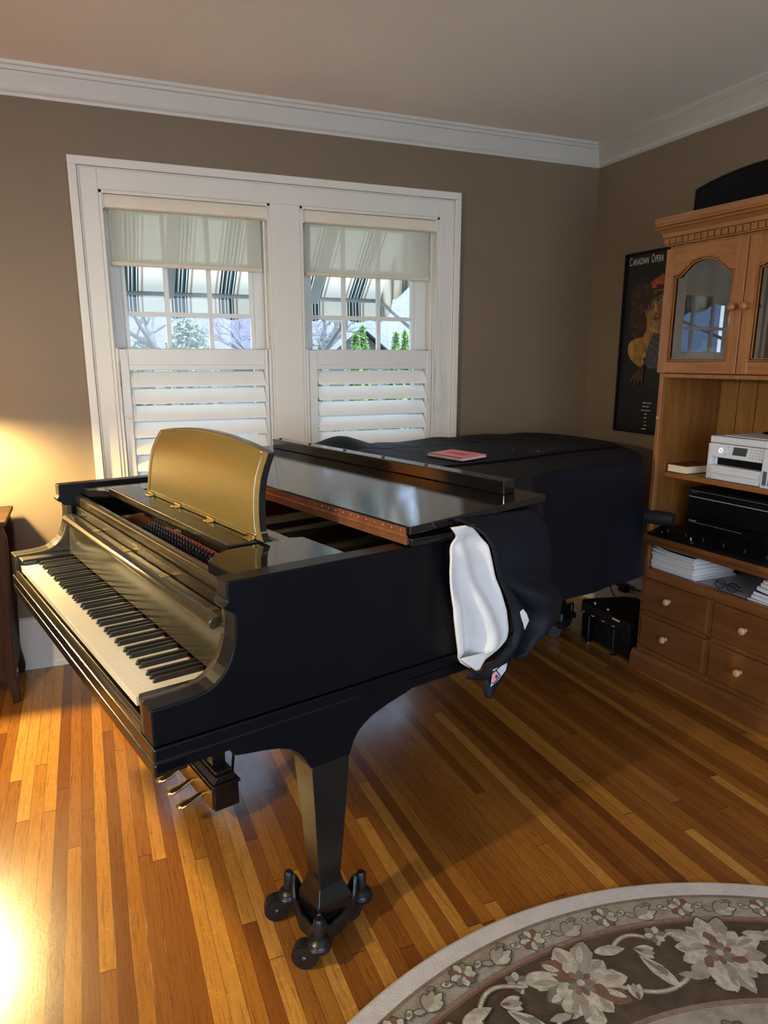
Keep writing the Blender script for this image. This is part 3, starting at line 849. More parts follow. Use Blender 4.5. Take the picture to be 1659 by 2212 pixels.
g.build('faded_print', M['grey'], tp, world=False)

# folded front of the cover hanging down the treble side (v, z) curves, depth out from the side
def curve(pts, n):
    return dense(pts, n)
lin_l = [(.728, 1.022), (.752, .995), (.742, .979), (.732, .959), (.730, .917), (.735, .851), (.742, .783), (.752, .725), (.761, .679), (.775, .660), (.809, .636)]
lin_r = [(.767, 1.023), (.789, 1.017), (.825, .99), (.849, .962), (.863, .92), (.877, .873), (.901, .829), (.923, .774), (.932, .717), (.924, .69), (.881, .667), (.815, .637)]
NL = 40
la, lr = curve(lin_l, NL), curve(lin_r, NL)
def smooth01(x): x = max(0, min(1, x)); return x*x*(3-2*x)
g = G()
def linf(a, b):
    i = min(int(a*NL), NL-1); f = a*NL-i
    p = lerp2(lerp2(la[i], la[i+1], f), lerp2(lr[i], lr[i+1], f), b)
    # concave pocket: deep in the left/bottom, pushing out along a diagonal ridge
    deep = .045*math.sin(PI*b)*smooth01(a*2.2)
    ridge = .056*math.exp(-((b-(.25+.55*a))/.20)**2)*smooth01(a*1.6)*(1-smooth01((a-.80)/.15))
    ridge2 = .022*math.exp(-((b-.12)/.10)**2)*smooth01((a-.35)/.2)*(1-smooth01((a-.80)/.1))
    pinch = .010*math.exp(-((a-.14)/.05)**2)
    return (p[0], UT-.048+deep-ridge-ridge2+pinch-.010*b, p[1])
g.sheet(linf, 60, 26)
g.build('lining', M['lining'], cv, smooth=180, solid=.006, world=False)
tag(bpy.data.objects['lining'], 'white fleece lining of the cover turned outwards')
# pale bottom pocket of the lining
g = G()
g.sheet(lambda a, b: (.762+.045*b+(.878-.762-.02*b)*a*(1-b)+.012*b*a, UT-.056-.014*b, .676-.040*b-.006*a*(1-b)), 12, 8)
g.build('lining_turnup', M['lining'], cv, smooth=180, solid=.004, world=False)
# the dark outer cloth behind the lining, hanging from under the flap
outer = [(.775, 1.030), (.835, 1.000), (.862, .955), (.878, .900), (.895, .850), (.945, .805), (.988, .768), (.997, .740), (.990, .710), (.972, .685), (.955, .655), (.940, .630)]
back = [(1.06, 1.022), (1.075, .985), (1.085, .930), (1.095, .880), (1.10, .830), (1.105, .790), (1.115, .755), (1.115, .725), (1.10, .700), (1.07, .688), (1.03, .685), (.975, .668)]
oa, ob = curve(outer, NL), curve(back, NL)
g = G()
def outf(a, b):
    i = min(int(a*NL), NL-1); f = a*NL-i
    p = lerp2(lerp2(oa[i], oa[i+1], f), lerp2(ob[i], ob[i+1], f), b)
    y = UT-.052-.05*math.sin(PI*b*.9)*smooth01(a*1.4)-.020*math.exp(-((a-.55)/.10)**2)*b + .02*math.exp(-((a-.42)/.06)**2)*smooth01(b*2)
    if a < .12: y = y+(1-a/.12)*.04
    return (p[0], y, p[1])
g.sheet(outf, 48, 16)
g.build('hanging_fold', M['cover'], cv, smooth=180, solid=.007, world=False)
# hem strip that rims the lining and falls to a point
hin = [(.770, 1.026), (.792, 1.019), (.828, .992), (.851, .962), (.865, .92), (.879, .873), (.903, .829), (.925, .774), (.934, .717), (.926, .688), (.883, .664), (.812, .630), (.776, .652)]
hou = [(.778, 1.030), (.802, 1.022), (.836, .995), (.858, .963), (.874, .915), (.890, .862), (.940, .812), (.985, .768), (.985, .735), (.962, .690), (.905, .632), (.838, .606), (.764, .630)]
ha, hb = curve(hin, 60), curve(hou, 60)
g = G()
def hemf(a, b):
    i = min(int(a*60), 59); f = a*60-i
    p = lerp2(lerp2(ha[i], ha[i+1], f), lerp2(hb[i], hb[i+1], f), b)
    return (p[0], UT-.066-.012*math.sin(PI*b)-.012*smooth01((a-.4)/.3), p[1])
g.sheet(hemf, 80, 6)
g.build('hem', M['cover'], cv, smooth=180, solid=.006, world=False)
# lowest lappet with the sewn label
lap_o = [(.985, .745), (.968, .700), (.950, .655), (.930, .622), (.905, .588), (.872, .568), (.853, .560), (.848, .548)]
lap_i = [(.935, .700), (.915, .672), (.895, .645), (.872, .625), (.850, .612), (.835, .600), (.836, .575), (.841, .556)]
pa, pb = curve(lap_i, 20), curve(lap_o, 20)
g = G(); g.sheet(lambda a, b: (lambda p: (p[0], UT-.062-.016*math.sin(PI*b)-.01*a, p[1]))(lerp2(lerp2(pa[min(int(a*20), 19)], pa[min(int(a*20), 19)+1], a*20-min(int(a*20), 19)), lerp2(pb[min(int(a*20), 19)], pb[min(int(a*20), 19)+1], a*20-min(int(a*20), 19)), b)), 30, 6)
g.build('lappet', M['cover'], cv, smooth=180, solid=.006, world=False)
g = G(); yl = UT-.092
g.face([(.846, yl, .636), (.898, yl, .641), (.894, yl, .622), (.868, yl, .602), (.840, yl, .590)], 0)
g.face([(.843, yl-.001, .622), (.856, yl-.001, .628), (.869, yl-.001, .613), (.846, yl-.001, .599)], 1)
g.face([(.853, yl-.0015, .617), (.860, yl-.0015, .620), (.866, yl-.0015, .613), (.857, yl-.0015, .606)], 2)
g.tube([(.846, yl-.001, .632), (.858, yl-.001, .6305), (.873, yl-.001, .612), (.862, yl-.001, .603)], .0012, 5, mi=3)
g.tube([(.842, yl-.001, .600), (.850, yl-.001, .598), (.862, yl-.001, .604)], .0010, 5, mi=3)
lb_ = g.build('sewn_label', [M['white'], M['pink'], M['navy'], M['black']], cv, world=False, solid=.001)
tag(lb_, 'white sewn label printed pink and blue')
g = G(); ys = UT-.088
g.face([(.944, ys, .772), (.955, ys, .777), (.968, ys, .762), (.978, ys, .741), (.963, ys, .718), (.954, ys, .742)])
g.build('lining_corner', M['lining'], cv, world=False, solid=.003)

# notebook on the cover
nb = empty('spiral_notebook', PO, TH); OFF[nb.name] = Vector((0, 0, 0))
tag(nb, 'pink spiral bound notebook lying on the black piano cover', 'notebook')
q = [(1.516, .868), (1.690, .900), (1.688, .684), (1.515, .648)]
zb = 1.0285
g = G(); g.prism([(q[0][0]+.004, q[0][1]-.004), (q[1][0]-.003, q[1][1]-.004), (q[2][0]-.003, q[2][1]+.004), (q[3][0]+.004, q[3][1]+.004)], 'z', zb, zb+.008)
g.build('pages', M['paper'], nb, world=False)
g = G(); g.prism(q, 'z', zb+.0085, zb+.0098); g.prism(q, 'z', zb-.001, zb)
g.build('card_cover', M['pink'], nb, world=False)
g = G(); d = Vector((q[3][0]-q[0][0], q[3][1]-q[0][1]))
for k in range(34):
    c = Vector(q[0])+d*((k+.5)/34)
    g.tube([(c.x+.006*math.cos(t), c.y, zb+.0045+.0075*math.sin(t)) for t in [2*PI*j/10 for j in range(10)]], .0011, 4, closed=True)
g.build('wire_binding', M['wiremetal'], nb, world=False)
g = G(); g.box(1.585, 1.632, .72, .83, zb+.0100, zb+.0104); g.build('cover_print', pbr('faded_pink_print', (.62, .13, .17), .6), nb, world=False)

# ------------------------------------------------------------------ pine hutch against the right wall
XF, XB, YL, YR = 2.305, 2.700, 2.455, 1.675
HUTCH0 = set(o.name for o in COL.objects)
ht = empty('hutch_cabinet', (2.53, 2.065, 0))
tag(ht, 'honey pine hutch with glass doors above open shelves and drawers', 'cabinet')
def Hh(name, g, mats, parent=ht, **k): return g.build(name, mats, parent, **k)
g = G()
for y0, y1 in ((YL-.020, YL), (YR, YR+.020)):
    g.box(XF, XB, y0, y1, .65, 1.875)
g.box(XF, XB, YR+.02, YL-.02, 1.344, 1.361); g.box(XF+.02, XB, YR+.02, YL-.02, 1.361, 1.398); g.box(XF, XB, YR+.02, YL-.02, 1.862, 1.875)
Hh('hutch_side', g, M['pine'], bevel=.0025)
for y0, y1 in ((YL-.0205, YL-.0200), (YR+.020, YR+.0205)):
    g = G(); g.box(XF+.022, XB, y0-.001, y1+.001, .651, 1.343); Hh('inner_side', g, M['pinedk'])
g = G(); g.box(XB-.03, XB-.018, YR+.02, YL-.02, .65, 1.862); Hh('back_panel', g, M['pineback'])
g = G()
for i in range(1, 8):
    y = YR+.02+(YL-YR-.04)*i/8; g.box(XB-.0315, XB-.030, y-.0015, y+.0015, .66, 1.86)
Hh('board_groove', g, M['groove'])
g = G(); g.box(2.352, XB-.03, YR+.021, YL-.021, .914, .934); Hh('shelf', g, M['piney'], bevel=.003)
g = G(); g.box(2.35, XB-.03, YR+.021, YL-.021, 1.610, 1.616); Hh('glass_shelf', g, M['crystal'])
g = G(); g.lathe([(.006, .003), (.006, -.003)], (XF-.0005, YL-.010, 1.172), 14, 'x'); Hh('side_plug', g, M['grey'])
# base
g = G()
for y0, y1 in ((YL-.020, YL), (YR, YR+.020)): g.box(XF+.004, XB, y0, y1, .08, .61)
g.box(XF+.004, XB, YR, YL, .448, .494); g.box(XF+.006, XB, YR+.02, YL-.02, .09, .112); g.box(XF+.004, XF+.03, YR, YL, .272, .292)
g.box(XF+.004, XF+.03, 2.055, 2.083, .09, .46); g.box(XF+.03, XB, YR+.02, YL-.02, .11, .13)
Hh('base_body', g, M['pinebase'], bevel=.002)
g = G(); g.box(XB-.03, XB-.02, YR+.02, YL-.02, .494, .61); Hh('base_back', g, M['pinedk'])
g = G()
prof = [(XB, .652), (XF-.010, .652), (XF-.020, .646), (XF-.022, .636), (XF-.018, .628), (XF-.012, .624), (XF-.010, .612), (XF-.002, .606), (XB, .606)]
g.prism(prof, 'y', YR-.012, YL+.012); Hh('base_top', g, M['pinebase'], bevel=.002)
g = G()
prof = [(XB, .0), (XF-.016, .0), (XF-.016, .064), (XF-.010, .072), (XF-.006, .084), (XF+.004, .090), (XB, .090)]
g.prism(prof, 'y', YR-.02, YL+.02); Hh('plinth', g, M['drawer'], bevel=.002)
kn = [(.0085, 0), (.0085, -.006), (.0075, -.010), (.009, -.013), (.0135, -.017), (.0155, -.022), (.0150, -.027), (.0115, -.031), (.004, -.033)]
def drawer(y0, y1, z0, z1):
    g = G(); x = XF-.004
    g.loft([[(x+.010, y0, z0), (x+.010, y1, z0), (x+.010, y1, z1), (x+.010, y0, z1)], [(x+.004, y0, z0), (x+.004, y1, z0), (x+.004, y1, z1), (x+.004, y0, z1)],
            [(x, y0+.010, z0+.010), (x, y1-.010, z0+.010), (x, y1-.010, z1-.010), (x, y0+.010, z1-.010)]], True, caps=True)
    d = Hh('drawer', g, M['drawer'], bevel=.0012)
    g = G(); g.lathe(kn, (x, (y0+y1)/2+.022, (z0+z1)/2+.008), 20, 'x'); Hh('knob', g, M['knob'], parent=d, smooth=60)
for y0, y1 in ((2.079, 2.441), (1.695, 2.059)):
    for z0, z1 in ((.112, .271), (.292, .447)): drawer(y0, y1, z0, z1)
# doors with arched panes
def door(y0, y1, knob_y):
    x0, x1 = XF-.020, XF-.001; st = .046
    yi0, yi1 = y0+st, y1-st; yc = (yi0+yi1)/2; w = yi1-yi0
    def arch(d):   # lower edge of the top rail; d grows the opening
        pts = []
        for k in range(33):
            s = -1+2*k/32; a = abs(s)
            if a < .42: z = 1.816-.012*(a/.42)**2
            elif a < .62: z = 1.804-.022*((a-.42)/.20)**1.2
            elif a < .86: z = 1.782-.024*smooth01((a-.62)/.24)
            else: z = 1.758-.002*(a-.86)/.14
            pts.append((yc+s*(w/2+d), z+d))
        return pts
    g = G()
    g.box(x0, x1, y0, yi0, 1.364, 1.862); g.box(x0, x1, yi1, y1, 1.364, 1.862)
    g.box(x0, x1, yi0, yi1, 1.364, 1.410, 1)
    a = arch(.0); g.prism([(yi0, 1.862)]+a+[(yi1, 1.862)], 'x', x0, x1, 1)
    dr = Hh('door', g, [M['pine'], M['piney']], bevel=.002)
    g = G()
    for d, r, xx in ((-.002, .0042, x0+.001), (-.010, .0036, x0+.005)):
        lp = arch(d); loop = [(xx, p[0], p[1]) for p in lp]
        g.tube(loop, r, 8)
        g.tube([(xx, lp[0][0], lp[0][1]), (xx, lp[0][0], 1.411-d), (xx, lp[-1][0], 1.411-d), (xx, lp[-1][0], lp[-1][1])], r, 8)
    Hh('pane_moulding', g, M['doorknob'], parent=dr, smooth=180)
    g = G(); lp = arch(-.001); g.prism([(yi0+.001, 1.411)]+lp+[(yi1-.001, 1.411)], 'x', x0+.010, x0+.013)
    Hh('pane', g, M['cabglass'], parent=dr)
    g = G(); g.lathe([(r*1.05, h*1.15) for r, h in kn], (x0, knob_y, 1.612), 20, 'x'); Hh('knob', g, M['doorknob'], parent=dr, smooth=60)
    return dr
door(2.0675, YL-.001, 2.092); door(YR+.001, 2.0625, 2.040)
for z in (1.415, 1.79):
    g = G(); g.lathe([(.0035, z-.02), (.0035, z+.02)], (XF-.008, YL+.0035, 0), 8); Hh('hinge', g, M['brass'], smooth=60)
# cornice
cpf = [(0, 1.875), (-.016, 1.875), (-.016, 1.905), (-.022, 1.908), (-.026, 1.922), (-.036, 1.934), (-.040, 1.937), (-.046, 1.940), (-.046, 1.946), (-.040, 1.949), (-.048, 1.953), (-.050, 1.958), (-.046, 1.962), (-.052, 1.984), (0, 1.984)]
g = G()
g.loft([[(XB, YL-d, z) for d, z in cpf], [(XF+d, YL-d, z) for d, z in cpf], [(XF+d, YR+d, z) for d, z in cpf], [(XB, YR+d, z) for d, z in cpf]], True, caps=True)
Hh('cornice', g, M['piney'])
g = G(); n = 26
g.box(XF-.018, XF-.0162, YR-.018, YL+.018, 1.880, 1.903)
Hh('dentil_ground', g, M['groove'])
g = G()
for k in range(n):
    y = YR-.016+(YL-YR+.032)*k/n; g.box(XF-.026, XF-.0178, y+.003, y+.0275, 1.8805, 1.9025)
Hh('dentil', g, M['piney'], bevel=.001)

# things on, in and around the hutch
hc = empty('black_case', (2.46, 2.075, 1.984)); tag(hc, 'black fabric case with an arched top standing on top of the hutch', 'case')
ys = [2.375-.60*k/24 for k in range(25)]
def archz(y): s = (y-2.075)/.30; return 2.083+.040*(1-s*s)
for nm, x0, x1, dz in (('case_body', 2.335, 2.60, 0),):
    g = G(); g.prism([(2.380, 1.9845), (2.384, 2.02), (2.378, 2.078)]+[(y, archz(y)) for y in ys[1:-1]]+[(1.772, 2.078), (1.766, 2.02), (1.770, 1.9845)], 'x', x0, x1)
    g.build(nm, M['blackmatte'], hc, bevel=.006, seg=3)
g = G(); g.tube([(2.333, 2.376, 1.99)]+[(2.333, y, archz(y)-.004) for y in ys]+[(2.333, 1.774, 1.99)], .0035, 6); g.build('seam', M['black'], hc, smooth=180)

pf = empty('opera_poster', (R, 2.943, 1.032)); tag(pf, 'framed dark opera poster of a woman holding a fan, left of the hutch', 'poster')
py0, py1, pz0, pz1 = 2.638, 3.248, 1.032, 1.965
g = G()
for a in ((py0, py1, pz0, pz0+.010), (py0, py1, pz1-.010, pz1), (py0, py0+.010, pz0, pz1), (py1-.010, py1, pz0, pz1)):
    g.box(R-.020, R-.001, *a)
g.build('frame', M['black'], pf, bevel=.002)
g = G(); g.box(R-.006, R-.002, py0+.008, py1-.008, pz0+.008, pz1-.008); pr = g.build('print', M['postblack'], pf)
def pic(name, cols, sc_=14, rough=.35):
    m, nt, b = new_mat(name)
    f = noise(nt, coords(nt), sc_, 6, .7, .6); nt.links.new(ramp(nt, f, cols), b.inputs['Base Color']); setin(b, Roughness=rough); return m
PM = {'hair': pic('painted_hair', [(.35, (.018, .009, .007)), (.52, (.050, .020, .014)), (.66, (.115, .045, .032))], 26),
      'skin': pic('painted_skin', [(.3, (.05, .026, .012)), (.5, (.20, .105, .038)), (.68, (.36, .22, .08))], 16),
      'gold': pic('painted_gold_skin', [(.3, (.10, .045, .012)), (.5, (.32, .165, .040)), (.7, (.48, .30, .09))], 14),
      'fan': pic('painted_fan', [(.4, (.010, .011, .013)), (.6, (.035, .038, .045))], 40),
      'rib': pic('painted_fan_rib', [(.3, (.06, .065, .08)), (.7, (.18, .19, .22))], 60),
      'hand': pic('painted_hand', [(.3, (.02, .012, .007)), (.7, (.10, .055, .028))], 20),
      'red': pic('painted_red', [(.3, (.09, .018, .010)), (.6, (.36, .075, .035)), (.75, (.55, .20, .12))], 30),
      'lip': pic('painted_lip', [(.3, (.13, .025, .015)), (.7, (.26, .06, .03))], 40),
      'dark': pic('painted_dark', [(.3, (.008, .007, .006)), (.7, (.016, .013, .011))], 30),
      'light': pic('painted_light', [(.3, (.35, .30, .22)), (.7, (.6, .55, .45))], 40),
      'panel': pic('painted_ground', [(.3, (.011, .010, .009)), (.7, (.022, .018, .015))], 9)}
pick = list(PM)
LAY = [0.0]
g = G()
def smoothpoly(pts, it=2):
    for _ in range(it):
        q = []
        for a, b in zip(pts, pts[1:]+pts[:1]):
            q += [(a[0]*.75+b[0]*.25, a[1]*.75+b[1]*.25), (a[0]*.25+b[0]*.75, a[1]*.25+b[1]*.75)]
        pts = q
    return pts
def paint(pts, mi, sm=2):
    LAY[0] += .00005
    if sm: pts = smoothpoly(pts, sm)
    g.face([(R-.0062-LAY[0], p[0], p[1]) for p in pts], pick.index(mi))
paint([(3.200, 1.270), (3.200, 1.835), (2.700, 1.835), (2.700, 1.270)], 'panel', 0)
hair = [(3.191, 1.70), (3.175, 1.80), (3.123, 1.812), (3.062, 1.815), (3.000, 1.822), (2.90, 1.815), (2.84, 1.75), (2.82, 1.66), (2.84, 1.56), (2.90, 1.60), (2.94, 1.70), (2.978, 1.753), (3.031, 1.757), (3.08, 1.724), (3.08, 1.669), (3.06, 1.613), (3.062, 1.575), (3.092, 1.534), (3.154, 1.526), (3.182, 1.58)]
paint(hair, 'hair')
paint([(3.061, 1.63), (3.024, 1.60), (2.95, 1.59), (2.90, 1.60), (2.92, 1.52), (3.003, 1.522), (3.061, 1.505), (3.12, 1.505), (3.078, 1.539), (3.055, 1.575)], 'gold')
paint([(3.187, 1.503), (3.153, 1.525), (3.091, 1.535), (3.0, 1.545), (2.90, 1.53), (2.90, 1.44), (3.073, 1.435), (3.056, 1.406), (3.066, 1.373), (3.117, 1.392), (3.163, 1.421), (3.188, 1.459)], 'gold')
paint([(3.031, 1.757), (2.98, 1.770), (2.93, 1.766), (2.89, 1.73), (2.88, 1.66), (2.91, 1.60), (2.95, 1.577), (2.985, 1.571), (3.024, 1.588), (3.061, 1.622), (3.08, 1.669), (3.072, 1.715)], 'skin')
paint([(3.075, 1.72), (3.03, 1.757), (2.95, 1.765), (2.96, 1.74), (3.02, 1.725), (3.05, 1.69), (3.078, 1.66)], 'hair')
paint([(3.06, 1.66), (3.03, 1.665), (3.01, 1.63), (3.03, 1.60), (3.06, 1.628)], 'gold')
paint([(3.016, 1.705), (3.010, 1.68), (3.012, 1.664), (2.998, 1.660), (2.992, 1.668), (3.000, 1.70)], 'gold')
for e in ([(3.076, 1.685), (3.065, 1.700), (3.045, 1.701), (3.036, 1.692), (3.055, 1.682)], [(3.004, 1.717), (2.992, 1.731), (2.970, 1.731), (2.962, 1.721), (2.983, 1.710)], [(3.088, 1.702), (3.072, 1.719), (3.044, 1.718), (3.068, 1.709)], [(3.015, 1.735), (2.997, 1.753), (2.960, 1.754), (2.990, 1.742)]): paint(e, 'dark', 1)
for e in ([(3.060, 1.694), (3.053, 1.696), (3.050, 1.691), (3.057, 1.688)], [(2.984, 1.724), (2.977, 1.726), (2.974, 1.720), (2.981, 1.717)]): paint(e, 'light', 1)
paint([(3.018, 1.622), (3.004, 1.645), (2.986, 1.652), (2.976, 1.658), (2.958, 1.648), (2.965, 1.622), (2.993, 1.606)], 'lip', 2)
paint([(3.005, 1.624), (2.991, 1.641), (2.972, 1.645), (2.972, 1.629), (2.992, 1.619)], 'dark', 1)
paint([(2.998, 1.631), (2.989, 1.639), (2.976, 1.642), (2.978, 1.637), (2.990, 1.631)], 'light', 1)
for c, r in (((3.025, 1.797), .022), ((2.985, 1.812), .022), ((2.960, 1.805), .018), ((3.005, 1.815), .014), ((2.94, 1.82), .02), ((2.97, 1.828), .014)):
    paint([(c[0]+r*(1+.25*math.sin(5*t))*math.cos(t), c[1]+r*(1+.25*math.sin(5*t))*math.sin(t)) for t in [2*PI*k/20 for k in range(20)]], 'red', 0)
fanc = (3.055, 1.372)
def fanpt(r, a): return (fanc[0]-r*math.cos(a), fanc[1]+r*math.sin(a))
paint([fanpt(.01, math.radians(4)), fanpt(.21, math.radians(4))]+[fanpt(.21-.0006*max(0, a-40), math.radians(a)) for a in range(8, 80, 6)]+[fanpt(.09, math.radians(84))], 'fan', 0)
for a in range(4, 80, 4):
    w = math.radians(.9); A = math.radians(a); paint([fanpt(.03, A-w), fanpt(.20-.0005*max(0, a-40), A-w*.7), fanpt(.20-.0005*max(0, a-40), A+w*.7), fanpt(.03, A+w)], 'rib', 0)
    for rr in (.09, .12, .15, .18): paint([fanpt(rr, A), fanpt(rr+.012, A+.045), fanpt(rr+.006, A+.06)], 'rib', 0)
paint([(3.06, 1.40), (3.075, 1.374), (3.10, 1.36), (3.11, 1.345), (3.085, 1.33), (3.05, 1.345), (3.04, 1.38)], 'hair', 1)
for k, (a, b) in enumerate((((3.100, 1.350), (3.150, 1.284)), ((3.085, 1.345), (3.118, 1.279)), ((3.068, 1.345), (3.085, 1.280)), ((3.052, 1.345), (3.055, 1.288)))):
    a = Vector(a); b = Vector(b); m_ = (a+b)/2+Vector((.006, -.002)); n = Vector((b-a)).normalized(); n = Vector((-n.y, n.x))*.0085
    paint([tuple(a+n), tuple(m_+n*1.1), tuple(b+n*.5), tuple(b-n*.5), tuple(m_-n*1.1), tuple(a-n)], 'hand', 1)
g.build('portrait', [PM[k] for k in pick], pr)
def text(name, body, size, mat, parent, mtx, sx=1.0, ext=.0002, spacing=1.0):
    cu = bpy.data.curves.new(name, 'FONT'); cu.body = body; cu.size = size; cu.extrude = ext; cu.space_character = spacing
    t = bpy.data.objects.new(name+'_tmp', cu); COL.objects.link(t)
    dg = bpy.context.evaluated_depsgraph_get(); me = bpy.data.meshes.new_from_object(t.evaluated_get(dg))
    bpy.data.objects.remove(t)
    me.transform(Matrix.Diagonal((sx, 1, 1, 1))); me.transform(mtx)
    off = OFF.get(parent.name, Vector((0, 0, 0)))
    me.transform(Matrix.Translation(-off)); me.materials.clear(); me.materials.append(mat); me.name = name
    o = bpy.data.objects.new(name, me); COL.objects.link(o); o.parent = parent; OFF[o.name] = off
    return o
def onwall(x, y, z):       # text plane facing -x, reading towards -y
    return Matrix(((0, 0, -1, x), (-1, 0, 0, y), (0, 1, 0, z), (0, 0, 0, 1)))
for body, size, y in (('C', .058, 3.224), ('ANADIAN', .046, 3.199), ('O', .058, 3.062), ('PERA', .046, 3.035)):
    text('lettering', body, size, M['textwhite'], pr, onwall(R-.0068, y, 1.904), .50 if len(body) == 1 else .56, spacing=1.02)
for k, (s, y) in enumerate((('ARTISTIC DIRECTION', 3.040), ('GENERAL STAGE', 3.040), ('FESTIVAL FOUNDATION', 3.048), ('MUSIC', 3.022), ('DANCE', 3.022), ('AND', 3.018), ('CHORUS', 3.020), ('ORCHESTRA', 3.034))):
    g = G()   # illegible credit lines, built as rows of tiny strokes
    n = len(s); x = y
    for ch in s:
        if ch != ' ': g.box(R-.0069, R-.0064, x-.0026, x, 1.1930-.0196*k, 1.1930-.0196*k+.0045)
        x -= .0036
    g.build('credit_line', M['textwhite'], pr)

# printer
pt = empty('printer', (2.53, 2.04, .934)); tag(pt, 'white inkjet printer with small dark screen on the hutch shelf', 'printer')
px0, px1, pya, pyb = 2.372, 2.695, 1.850, 2.226
z0 = .9345
g = G()
g.prism([(px0+.004, z0), (px0-.004, z0+.010), (px0-.004, z0+.060), (px0+.026, z0+.060), (px0+.026, z0+.090), (px0-.002, z0+.094), (px0+.010, z0+.148), (px1, z0+.148), (px1, z0)], 'y', 1.962, pyb-.018)
g.box(px0+.004, px1, pyb-.018, pyb, z0, z0+.148)
g.build('body', M['white'], pt, bevel=.004, seg=3)
g = G(); g.box(px0+.024, px0+.0255, 1.966, 2.190, z0+.0605, z0+.0895); g.build('output_slot', M['black'], pt)
g = G(); g.box(px0+.012, px1, 1.962, pyb, z0+.150, z0+.178); g.build('scanner_lid', M['white'], pt, bevel=.004, seg=3)
g = G(); g.box(px0-.010, px0+.05, 1.970, 2.190, z0+.030, z0+.054); g.box(px0-.014, px0-.004, 1.970, 2.190, z0+.030, z0+.050); g.box(px0-.006, px0-.0035, 1.968, 2.190, z0+.004, z0+.028); g.box(px0-.009, px0-.005, 2.05, 2.12, z0+.020, z0+.027)
g.build('paper_tray', M['white'], pt, bevel=.002)
g = G()
def pan(y, t, d=0.0): return (px0-.004+.012*t-d, y, z0+.096+.052*t)
g.loft([[pan(2.212, 0, .001), pan(1.966, 0, .001)], [pan(2.212, 1, .001), pan(1.966, 1, .001)]]); cpn = g.build('control_panel', M['white'], pt, solid=.002)
g = G(); g.face([pan(2.102, .28, .0032), pan(2.040, .28, .0032), pan(2.040, .88, .0032), pan(2.102, .88, .0032)]); g.build('screen', M['screen'], cpn, solid=.001)
g = G(); g.tube([(pan(0, .52+.17*math.sin(t), .0034)[0], 2.160+.0072*math.cos(t), pan(0, .52+.17*math.sin(t))[2]) for t in [2*PI*k/18 for k in range(18)]], .0017, 6, closed=True); g.build('power_button', M['led'], cpn, smooth=180)
g = G()
for a in range(4):
    for b in range(4):
        c = pan(2.022-.013*b, .22+.2*a, .0032); g.box(c[0]-.0004, c[0], c[1]-.0022, c[1]+.0022, c[2]-.0022, c[2]+.0022)
for y, t in ((2.128, .8), (2.135, .25), (1.975, .2)): c = pan(y, t, .0032); g.box(c[0]-.0004, c[0], c[1]-.003, c[1]+.003, c[2]-.002, c[2]+.002)
g.build('keypad', M['grey'], cpn)
g = G(); g.prism([(px0-.012, z0), (px0-.012, z0+.138), (px0-.004, z0+.152), (px1, z0+.152), (px1, z0)], 'y', pya, 1.960); it = g.build('ink_tank', M['white'], pt, bevel=.004, seg=3)
g = G()
for k in range(4): g.box(px0-.0135, px0-.0118, 1.950-.024*k-.016, 1.950-.024*k, z0+.012, z0+.066)
g.build('ink_window', M['ink'], it)
# top of the printer: folder, sheets, pouch
def sheetobj(name, pts, z, th, mat, label, cat, group=None):
    g = G(); g.prism(pts, 'z', z, z+th); o = g.build(name, mat, None)
    return tag(o, label, cat, group)
sheetobj('paper_folder', [(2.39, 2.155), (2.39, 1.87), (2.66, 1.86), (2.66, 2.16)], 1.1127, .003, M['navy'], 'dark blue folder lying on top of the white printer', 'folder')
sheetobj('paper_sheet', [(2.395, 2.165), (2.385, 1.86), (2.64, 1.85), (2.65, 2.15)], 1.1160, .0025, M['paper'], 'loose white sheets on the blue folder on the printer', 'paper')
g = G(); rows = []
for k in range(13):
    t = k/12; r = math.sin(PI*(.08+.84*t))**.5; rows.append([(2.60+.045*r*math.cos(q), 2.135-.16*t, 1.1125+.0125*r+.0125*r*math.sin(q)) for q in [2*PI*j/14 for j in range(14)]])
g.loft(rows, True, caps=True)
tag(g.build('glasses_pouch', M['blackmatte'], None, smooth=60), 'flat black pouch lying at the back of the printer top', 'pouch')
bkx = empty('hardcover_book', (2.45, 2.375, .934)); tag(bkx, 'maroon hardcover book lying flat beside the white printer', 'book')
g = G(); g.box(2.372, 2.535, 2.322, 2.424, .9375, .9675); g.build('pages', M['cream'], bkx)
g = G(); g.box(2.368, 2.540, 2.318, 2.429, .9347, .9373); g.box(2.368, 2.540, 2.318, 2.429, .9677, .9703); g.box(2.368, 2.540, 2.4275, 2.431, .9347, .9703); g.build('binding', M['maroon'], bkx, bevel=.0008)

# stereo units
def unit(name, label, y0, y1, z0, z1, x0):
    r_ = empty(name, ((x0+XB-.04)/2, (y0+y1)/2, z0)); tag(r_, label, 'stereo')
    g = G(); g.box(x0+.006, 2.690, y0, y1, z0+.008, z1); g.build('case', M['black'], r_, bevel=.002)
    g = G(); g.box(x0, x0+.006, y0, y1, z0+.006, z1); fp = g.build('front_panel', M['black'], r_, bevel=.002)
    for y in (y0+.04, y1-.04):
        g = G(); g.lathe([(.012, z0), (.012, z0+.008)], (x0+.05, y, 0), 12); g.build('foot', M['rubber'], r_)
    return r_, fp
ra, fa = unit('disc_player', 'slim black disc player under the receiver in the hutch', 1.74, 2.332, .6525, .738, 2.424)
g = G(); g.box(2.4228, 2.424, 2.06, 2.325, .722, .7235); g.box(2.4225, 2.424, 2.29, 2.327, .727, .731); g.build('disc_slot', M['grey'], fa)
for y in (1.80, 1.83, 1.86):
    g = G(); g.lathe([(.004, 2.424), (.004, 2.420)], (0, y, .69), 10, 'x'); g.build('button', M['grey'], fa)
